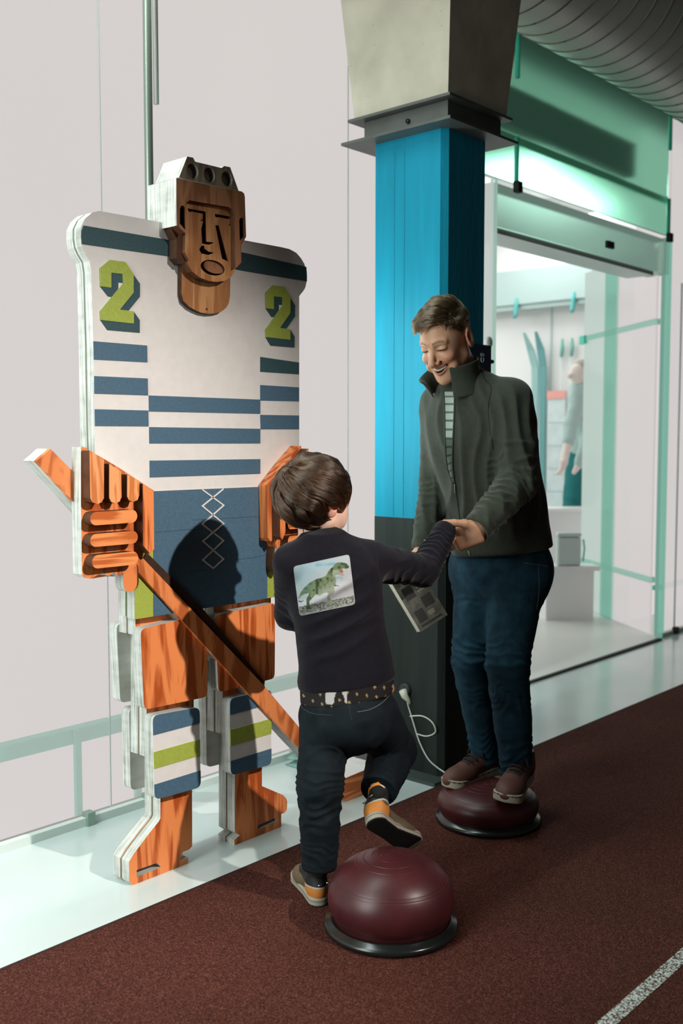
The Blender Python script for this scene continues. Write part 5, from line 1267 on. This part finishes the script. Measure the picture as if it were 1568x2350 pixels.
def boy_limbs(p):
    d = loft(p, [(z, c, a * .82, b_ * .82) for z, c, a, b_ in btor], brt, bf)
    for a, b_, c in ((bsL, beL, bwL), (bsR, beR, bwR)):
        d = smin(d, cap(p, a, b_, .036, .030), .02); d = smin(d, cap(p, b_, c, .030, .021), .008)
    for a, b_, c in ((bhL, bkL, baL), (bhR, bkR, baR)):
        d = smin(d, cap(p, a, b_, .062, .042), .02); d = smin(d, cap(p, b_, c, .042, .030), .008)
    return d
def boy_hand(p):      # right hand inside the long cuff, fingers laid into the man's palm
    w0 = bwR + unit(bwR - beR) * 0.012
    d = smin(cap(p, bwR, w0, .020, .021), ell(p, (2.5171,1.8354,1.0094), (.026, .024, .024)), .01)
    for q0, q1, q2 in (((2.529,1.8376,1.0138), (2.5415,1.8303,1.0054), (2.5394,1.8238,0.9926)), ((2.5326,1.8402,1.0054), (2.545,1.8327,0.9943), (2.5421,1.8272,0.9815)), ((2.5304,1.8418,0.9974), (2.5419,1.8353,0.985), (2.538,1.8307,0.9722)), ((2.5243,1.8405,0.9913), (2.5339,1.8359,0.9775), (2.5292,1.8325,0.9674)), ((2.5158,1.8379,1.0199), (2.5168,1.8223,1.0247), (2.5236,1.8143,1.0194))):
        d = smin(d, smin(cap(p, q0, q1, .0072, .0068), cap(p, q1, q2, .0068, .0058), .002), .004)
    return d
lo_h, hi_h = world_box(BC, BM, BS); lo_h[2] -= 0.05
lo_b, hi_b = box_of([bsL, bwL, bsR, beR, bwR, bkL, bkR, baL, baR], 0.10)
SKB = (0.74, 0.47, 0.36)
sdf_obj('body', [(boy_head, lo_h, hi_h, 0.0020), (boy_hand, *box_of([bwR, (2.5359,1.826,0.9767)], .04), .002), (boy_limbs, lo_b, hi_b, .010)], M_skin, boy, None,
        skin_color(BC, BM, BS, SKB, (0.030, 0.016, 0.009), b_thr, (0.66, 0.26, 0.20)))
def boy_jacket(p):
    d = loft(p, btor, brt, bf)
    for s_, r in ((bsL, .046), (bsR, .046)): d = smin(d, cap(p, np.array((2.0497,1.9035,0.9949)), s_ + UP * .004, .045, r), .03)
    for a, b_, c, r in ((bsL, beL, bwL, (.052, .044, .036)), (bsR, beR, bwR, (.056, .045, .036))):
        q = smin(cap(p, a, b_, r[0], r[1]), cap(p, b_, c, r[1], r[2]), .016); d = smin(d, q, .018)
    d = smax(d, plane(p, (2.1118,1.8834,0.6014), -UP + 0.165 * RIGHT), .008)
    d = smin(d, cap(p, bn1 - UP * .01, bn1 * .30 + bn0 * .70, .068, .060), .012)
    ax = unit(bn0 - bn1); q = p - np.asarray((bn0 * .72 + bn1 * .28), np.float32); h = _dot(q, ax); rr = np.sqrt(np.maximum((q * q).sum(-1) - h * h, 0))
    d = smin(d, np.sqrt((rr - .053) ** 2 + (np.maximum(np.abs(h) - .012, 0)) ** 2) - .011, .008)      # rolled collar
    return d
def boy_j_disp(P, N):
    d = crumple(P, .0032, 9, 11.0)
    d += folds(P, bsR, beR, .075, .042, .005, .2, 1.1, 2.2) + folds(P, beR, bwR, .06, .021, .0065, -.1, .95, 3.3, .8)
    d += folds(P, bsL, beL, .07, .035, .004, .2, 1.1, 7.0)
    a = np.array((1.9608,1.9563,0.6988)); b_ = np.array((2.1436,1.7682,0.8414)); ab = b_ - a; L = np.linalg.norm(ab)     # long folds pulled up to the raised arm
    up_ = np.cross(AWAY, ab / L); v = (P - a) @ up_; t = (P - a) @ (ab / L) / L
    mk = np.clip(t / .2, 0, 1) * np.clip((1.05 - t) / .3, 0, 1) * np.clip(-(N @ AWAY), 0, 1)
    for off, am in ((0.0, .010), (-.045, .008), (-.10, .008), (.05, .005)):
        d += am * mk * np.exp(-((v - off + .010 * vnoise(P, 10)) / .011) ** 2)
    d += .004 * vnoise(P, 15) * np.clip((.68 - P[:, 2]) / .06, 0, 1)
    return d
lo, hi = box_of([bsL, beL, bwL, bsR, beR, bwR, (1.9666,1.9375,0.5799), (2.2993,1.8625,0.5299), (2.0107,1.8768,1.041)], .085)
bj = sdf_obj('fleece_jacket', [(boy_jacket, lo, hi, .0042)], M_fleece_n, boy, boy_j_disp)
bjb = bvh_of(bj)
drape_line('sleeve_seam', [(2.058,1.7324,1.0221), (2.0595,1.7276,0.9923), (2.0588,1.7239,0.9488), (2.0567,1.722,0.9086)], bjb, AWAY, .0014, mat('navy seam', (.008, .008, .012), .9), bj)
drape_line('cuff_button', [(2.3031,1.7582,1.0067), (2.3034,1.7568,0.9969)], bjb, AWAY, .0035, M_metal, bj, .002)
# patterned shirt showing below the fleece
def shirt_f(p):
    d = loft(p, [(z, c, a * .975, b_ * .975) for z, c, a, b_ in btor], brt, bf)
    return smax(smax(d, plane(p, (2.1098,1.8816,0.5624), -UP + 0.165 * RIGHT), .004), -plane(p, (2.1136,1.885,0.6355), -UP + 0.165 * RIGHT), .004)
def shirt_c(P):
    u = (P @ RIGHT) * 38; v = P[:, 2] * 38 + 0.2 * u; hx_ = np.abs(np.sin(PI * u + 0.6 * np.round(v))) * 0.6 + np.abs(np.sin(PI * v)) * 0.5
    return pick(P, (.012, .010, .010), [(hx_ < .30, (.30, .20, .09)), ((vnoise(P, 26) > .25) * (P @ RIGHT < P.mean(0) @ RIGHT), (.45, .42, .40)), ((vnoise(P + 9, 34) > .45), (.42, .17, .08))])
lo, hi = box_of([(1.9303,1.9018,0.5691), (2.3089,1.8625,0.6318), (2.0007,1.7843,0.623), (2.2201,1.9799,0.5249)], .04)
ps = sdf_obj('printed_shirt', [(shirt_f, lo, hi, .003)], M_vc, boy, None, shirt_c); ps['label'] = 'patterned shirt hem below the fleece'
def boy_jeans(p):
    d = ell(p, (2.1081,1.8784,0.5137), (.128, .105, .115), np.array([brt, bf, UP]))
    d = smin(d, ell(p, (2.0387,1.8501,0.5086), (.062, .05, .07)), .04); d = smin(d, ell(p, (2.0943,1.8036,0.5118), (.062, .05, .07)), .04)
    mL, mR = bkL * .5 + baL * .5, bkR * .45 + baR * .55
    for a, b_, m_, c, r in ((bhL, bkL, mL, baL, (.072, .060, .053, .047)), (bhR, bkR, mR, baR, (.074, .064, .058, .050))):
        q = smin(cap(p, a, b_, r[0], r[1]), smin(cap(p, b_, m_, r[1], r[2]), cap(p, m_, c, r[2], r[3]), .01), .02); d = smin(d, q, .022)
        d = smax(d, np.where(np.linalg.norm(p - c.astype(np.float32), axis=-1) < .1, plane(p, c + (c - b_) * 0.03, c - b_), -1), .004)
    return smax(d, -plane(p, (2.11,1.8818,0.5673), -UP + 0.165 * RIGHT), .004)
def boy_t_disp(P, N):
    d = crumple(P, .003, 9, 21.0)
    d += folds(P, bhL, bkL, .1, .040, .005, .35, .75, 2.0) + folds(P, bhL, bkL, .09, .032, .010, .7, 1.2, 3.0, 1.6) + folds(P, bkL, baL, .08, .032, .011, .0, .55, 4.0, 1.8) + folds(P, bkL, baL, .08, .026, .013, .6, 1.08, 9.0, 1.5) + crumple(P, .003, 20, 4.0)
    d += folds(P, bhR, bkR, .11, .03, .006, .4, 1.2, 5.0) + folds(P, bkR, baR, .09, .022, .006, .1, 1.05, 6.0)
    return d
lo, hi = box_of([bhL, bkL, baL, bhR, bkR, baR, (2.1098,1.8816,0.5624)], .125); lo[2] += .06
bt = sdf_obj('jeans', [(boy_jeans, lo, hi, .0046)], M_jeans_k, boy, boy_t_disp)
btb = bvh_of(bt)
drape_line('pocket_stitch', [(1.9279,1.6823,0.5924), (1.9504,1.6579,0.599), (1.9721,1.6357,0.6167), (1.9865,1.6219,0.6388)], btb, AWAY, .0011, mat('pocket thread', (.12, .11, .10), .8), bt, .0004)
drape_line('pocket_stitch', [(1.8288,1.7955,0.6233), (1.8365,1.7846,0.6012), (1.8536,1.7643,0.588), (1.8845,1.7295,0.5836)], btb, AWAY, .0014, mat('pocket hem', (.02, .03, .036), .8), bt, .0004)
drape_line('back_seam', [(1.9143,1.6998,0.6167), (1.916,1.6954,0.5913), (1.9178,1.691,0.5692)], btb, AWAY, .0012, M_seamline, bt)
for c, b_, r in ((baL, bkL, .048), (baR, bkR, .052)): ring_band('trouser_hem', c + unit(c - b_) * .005, c - b_, r, .016, M_jeans_k, bt)
h0 = np.array((1.983,1.8593,0.0046)); h0[2] = .0065
shoe('shoe', boy, h0, h0 + V3(-.07, .20), UP, .215, .98, boy_scheme, 'grounded sneaker with orange heel')
shoe('shoe', boy, h1, t1, u1_, .232, 1.0, boy_scheme, 'raised sneaker showing its dark sole and orange heel', shaft1)
for c_, d_ in ((baL, unit(bkL - baL)), (baR, unit(bkR - baR))):
    sdf_obj('sock', [(lambda p: cap(p, c_ - d_ * .012, c_ + d_ * .05, .0265), *box_of([c_ - d_ * .012, c_ + d_ * .05], .045), .004)], mat('black sock', (.012, .012, .012), .9), boy)
crown_u = unit([-0.60, 0.22, 0.77])
def b_flow(u, t):
    r_ = u - crown_u; sw = np.cross(np.broadcast_to(crown_u, u.shape), u)
    return r_ / (np.linalg.norm(r_, axis=1)[:, None] + .15) + .35 * sw + np.array([0.15, 0, -.55]) * t
b_hmask = lambda u, rg: u[:, 2] > b_thr(u) + rg.normal(0, .03, len(u))
hair_obj('hair', boy, BC, BM, BS, (.106, .0855, .0935), (-.016, 0, .038), b_hmask, b_flow, 12000, 11,
         lambda u, rg: .066 + .025 * np.clip(u[:, 2], 0, 1), lambda u, t: .0015 + .021 * math.sin(min(1, t * 1.4) * PI / 2) * (1 + .45 * vnoise(u * 1.0, 3.3)) + 0 * u[:, 0],
         M_hair_b, .78, 230, .00060, 5, .011)

# dinosaur print on his back (flat print on a cloth patch)
NU, NV = 150, 160
cx4 = np.array([(115, 420), (1235, 190), (1355, 1190), (245, 1400)], float)
uu, vv = np.meshgrid(np.linspace(0, 1, NU), np.linspace(0, 1, NV))
def bil(c): return (c[0] * (1 - uu[..., None]) + c[1] * uu[..., None]) * (1 - vv[..., None]) + (c[3] * (1 - uu[..., None]) + c[2] * uu[..., None]) * vv[..., None]
Q_ = bil(cx4); X_, Y_ = Q_[..., 0], Q_[..., 1]
def inpoly(poly):
    ins = np.zeros(X_.shape, bool)
    for (x0, y0), (x1, y1) in zip(poly, poly[1:] + poly[:1]):
        if y0 == y1: continue
        c_ = ((y0 > Y_) != (y1 > Y_)) & (X_ < (x1 - x0) * (Y_ - y0) / (y1 - y0) + x0); ins ^= c_
    return ins
P3 = np.stack([X_, Y_, 0 * X_], -1) / 100.0
n1, n2, n3 = vnoise(P3, .55), vnoise(P3 + 7, 2.2), vnoise(P3 * np.array([1, 2.2, 1]) + 3, 4.5)
img = np.empty(X_.shape + (3,)); img[:] = (.56, .55, .56)
def lay(m_, c): 
    global img
    m_ = np.clip(m_, 0, 1)[..., None]; img = img * (1 - m_) + np.array(c) * m_
lay(np.clip(1.1 - (X_ - 150) / 900 - (Y_ - 420) / 900 + .35 * n1, 0, 1) * .75, (.25, .50, .57))
lay(np.clip(1 - np.abs(Y_ - 390 + .05 * (X_ - 700)) / 50, 0, 1) * (X_ > 560) * (X_ < 960) * .9, (.14, .43, .54))
lay(np.clip(1 - np.abs(Y_ - 655) / 40, 0, 1) * (X_ > 950) * (X_ < 1100) * .7, (.2, .45, .5))
lay(np.clip((n1 + .1) * 1.2, 0, 1) * (Y_ < 1000) * .4, (.60, .56, .58)); lay(np.clip(1 - np.abs(Y_ - 700) / 90, 0, 1) * (X_ > 1050) * .35, (.36, .34, .37))
gl_ = 1215 - .19 * (X_ - 270); gm = Y_ > gl_ + 14 * n2
lay(gm * 1.0, (.25, .25, .21)); lay(gm * np.clip(n3 * 2.4, 0, 1), (.055, .055, .045)); lay(gm * np.clip(-n3 * 1.8 - .2, 0, 1), (.50, .49, .45)); lay(gm * (Y_ > gl_ + 130) * np.clip(.5 + n2, 0, 1) * .6, (.42, .43, .40))
dino = [(225,1030),(270,930),(340,840),(450,740),(560,680),(680,650),(770,610),(810,530),(860,470),(915,430),(950,380),(1000,350),(1100,350),(1180,375),(1230,430),(1225,460),(1180,480),(1100,470),(1045,485),(1035,530),(1080,575),(1130,585),(1130,607),(1100,617),(1020,592),(960,597),(950,640),(972,700),(962,770),(930,830),(946,930),(900,980),(850,1010),(832,1050),(900,1110),(965,1150),(900,1172),(790,1176),(802,1100),(786,1030),(820,970),(780,940),(720,960),(640,1012),(600,992),(572,970),(500,1050),(442,1110),(440,1200),(482,1250),(460,1272),(378,1262),(386,1190),(380,1060),(432,980),(420,946),(330,972),(260,1022),(228,1062)]
dm = inpoly(dino)
lay(dm, (.20, .25, .13)); lay(dm * np.clip(n2 * 2.2 + .15, 0, 1), (.045, .075, .03)); lay(dm * np.clip(n3 * 2 - .3, 0, 1) * .8, (.30, .36, .16))
mid_ = 900 - .62 * (X_ - 500); lay(dm * (X_ > 560) * (X_ < 1000) * np.clip((Y_ - mid_ - 30) / 60, 0, 1) * .7, (.36, .37, .28)); lay(dm * (X_ > 900) * (Y_ > 500) * (Y_ < 640) * .8, (.42, .44, .34))
lay(dm * (X_ < 470) * (Y_ < 960) * .5, (.10, .22, .15)); lay(dm * (X_ < 480) * (Y_ > 1040) * .75, (.035, .055, .035)); lay(dm * (np.abs(X_ - 590) < 26) * (Y_ > 670) * (Y_ < 980) * .8, (.035, .05, .03)); lay(dm * (Y_ < 470) * np.clip(.4 + n3, 0, 1) * .8, (.06, .12, .06))
lay(inpoly([(1035,490),(1090,480),(1110,520),(1115,560),(1070,560),(1035,530)]), (.50, .13, .07))
lay(inpoly([(935,780),(960,795),(985,800),(1030,818),(1030,832),(985,815),(945,830)]), (.10, .11, .08)); lay(inpoly([(225,1090),(280,1108),(320,1088),(322,1104),(270,1132),(225,1112)]), (.04, .07, .05))
edge = np.minimum.reduce([uu, 1 - uu, vv, 1 - vv]); img *= .66
lay((edge < .012 + .006 * n3) * .8, (.30, .30, .31))
c3 = np.array([(1.9089,1.8904,0.9488), (2.0097,1.7817,0.9809), (2.0136,1.7636,0.849), (1.9136,1.8714,0.8181)]); G3 = bil(c3)
rc_ = np.hypot(np.maximum(.045 - np.minimum(uu, 1 - uu), 0), np.maximum(.045 - np.minimum(vv, 1 - vv), 0)) > .045
pr = drape('dinosaur_print', [[Vector(q) for q in r] for r in G3], bjb, AWAY, .0012, M_vc, bj, img)
bm = bmesh.new(); bm.from_mesh(pr.data); bm.faces.ensure_lookup_table()     # rounded, slightly ragged corners
kill = [f for f in bm.faces if any(rc_.ravel()[v.index] for v in f.verts)]
bmesh.ops.delete(bm, geom=kill, context='FACES'); bm.to_mesh(pr.data); bm.free(); pr['label'] = 'printed patch of a walking dinosaur'
sol = pr.modifiers.new('thick', 'SOLIDIFY'); sol.thickness = .0006

# ================================================================ the visitor in the back room, colours paled for the glare there
vis = empty('person', (7.9116,4.3536,0.005), 'visitor in pale teal top and dark teal trousers bending over the white counter', 'person', 'people')
vh, vs_, vp = [np.array(q) for q in ((7.7993,4.3327,1.8408), (7.9513,4.3151,1.7106), (8.1033,4.4215,1.1887))]
ve, vw = np.array((7.6884,4.3286,1.4111)), np.array((7.4813,4.2788,1.0978))
vk, va = np.array((7.8819,4.3658,0.6674)), np.array((7.9537,4.3861,0.047)); ve2, vw2 = np.array((8.0337,4.3536,1.3777)), np.array((7.6659,4.2371,1.0846))
def v_top(p):
    d = smin(cap(p, vs_, vp, .17, .14), cap(p, vs_ + V3(-.09, -.05), ve, .075, .06), .05); d = smin(d, cap(p, ve, ve * .55 + vw * .45, .06, .05), .03)
    return smin(d, smin(cap(p, vs_ + V3(.12, .06), ve2, .075, .06), cap(p, ve2, vw2, .055, .04), .03), .05)
def v_legs(p):
    d = ell(p, vp - UP * .05, (.15, .15, .14))
    for o_ in (V3(-.06, 0), V3(.08, .05)): d = smin(d, smin(cap(p, vp + o_ - UP * .06, vk + o_, .095, .075), cap(p, vk + o_, va + o_ * .8, .07, .05), .04), .03)
    return smax(d, .03 - p[..., 2], .01)
def v_skin(p):
    d = smin(ell(p, vh, (.075, .075, .10)), cap(p, vh, vs_, .055, .06), .03); d = smin(d, cap(p, vs_, vp, .12, .10), .05); d = smin(d, cap(p, vs_, ve, .05, .045), .03)
    d = smin(d, cap(p, ve, vw, .045, .032), .02); d = smin(d, cap(p, vw, vw + V3(-.03, -.03, -.07), .032, .02), .02)
    for o_ in (0.012, -.02, -.05): d = smin(d, cap(p, vw + V3(-.02, -.02, -.05), vw + V3(-.04 + o_, -.05 - o_ * .5, -.10), .012, .009), .008)
    d = smin(d, cap(p, vw2, vw2 + V3(-.05, -.02, -.07), .035, .02), .02)
    for o_ in (V3(-.06, 0), V3(.08, .05)): d = smin(d, cap(p, vp + o_, va + o_ * .8, .06, .04), .04)
    return smin(d, ell(p, vh + V3(-.085, -.04, -.02), (.02, .02, .025)), .02)
lo, hi = box_of([vh, vs_, vp, ve, vw, va, vw2], .24); lo[2] = .02
sdf_obj('body', [(v_skin, lo, hi, .013)], mat('pale skin', (.72, .62, .57), .6), vis)
sdf_obj('top', [(v_top, lo, hi, .016)], mat('pale teal top', (.40, .53, .50), .9), vis, lambda P, N: crumple(P, .012, 7, 2.0))
sdf_obj('trousers', [(v_legs, lo, hi, .016)], mat('dark teal trousers', (.015, .15, .15), .9), vis, lambda P, N: crumple(P, .010, 7, 5.0))
sdf_obj('hair', [(lambda p: smax(ell(p, vh + V3(.025, .02, .03), (.085, .08, .10)), plane(p, vh + V3(-.05, -.02, -.02), V3(-.7, 0, -.7)), .02), lo, hi, .013)], mat('pale hair', (.45, .42, .36), .8), vis)
for o_ in (V3(-.06, 0), V3(.08, .05)):
    c = va + o_ * .8
    sdf_obj('shoe', [(lambda p: smax(smin(cap(p, (c[0], c[1], .05), (c[0], c[1], .10), .05), cap(p, (c[0], c[1], .045), np.array([c[0], c[1], .04]) + V3(-.13, -.08), .05, .04), .03), .004 - p[..., 2], .004), c - .25, np.array([c[0] + .25, c[1] + .25, .2]), .013)], mat('white shoe', (.6, .6, .58), .6), vis)
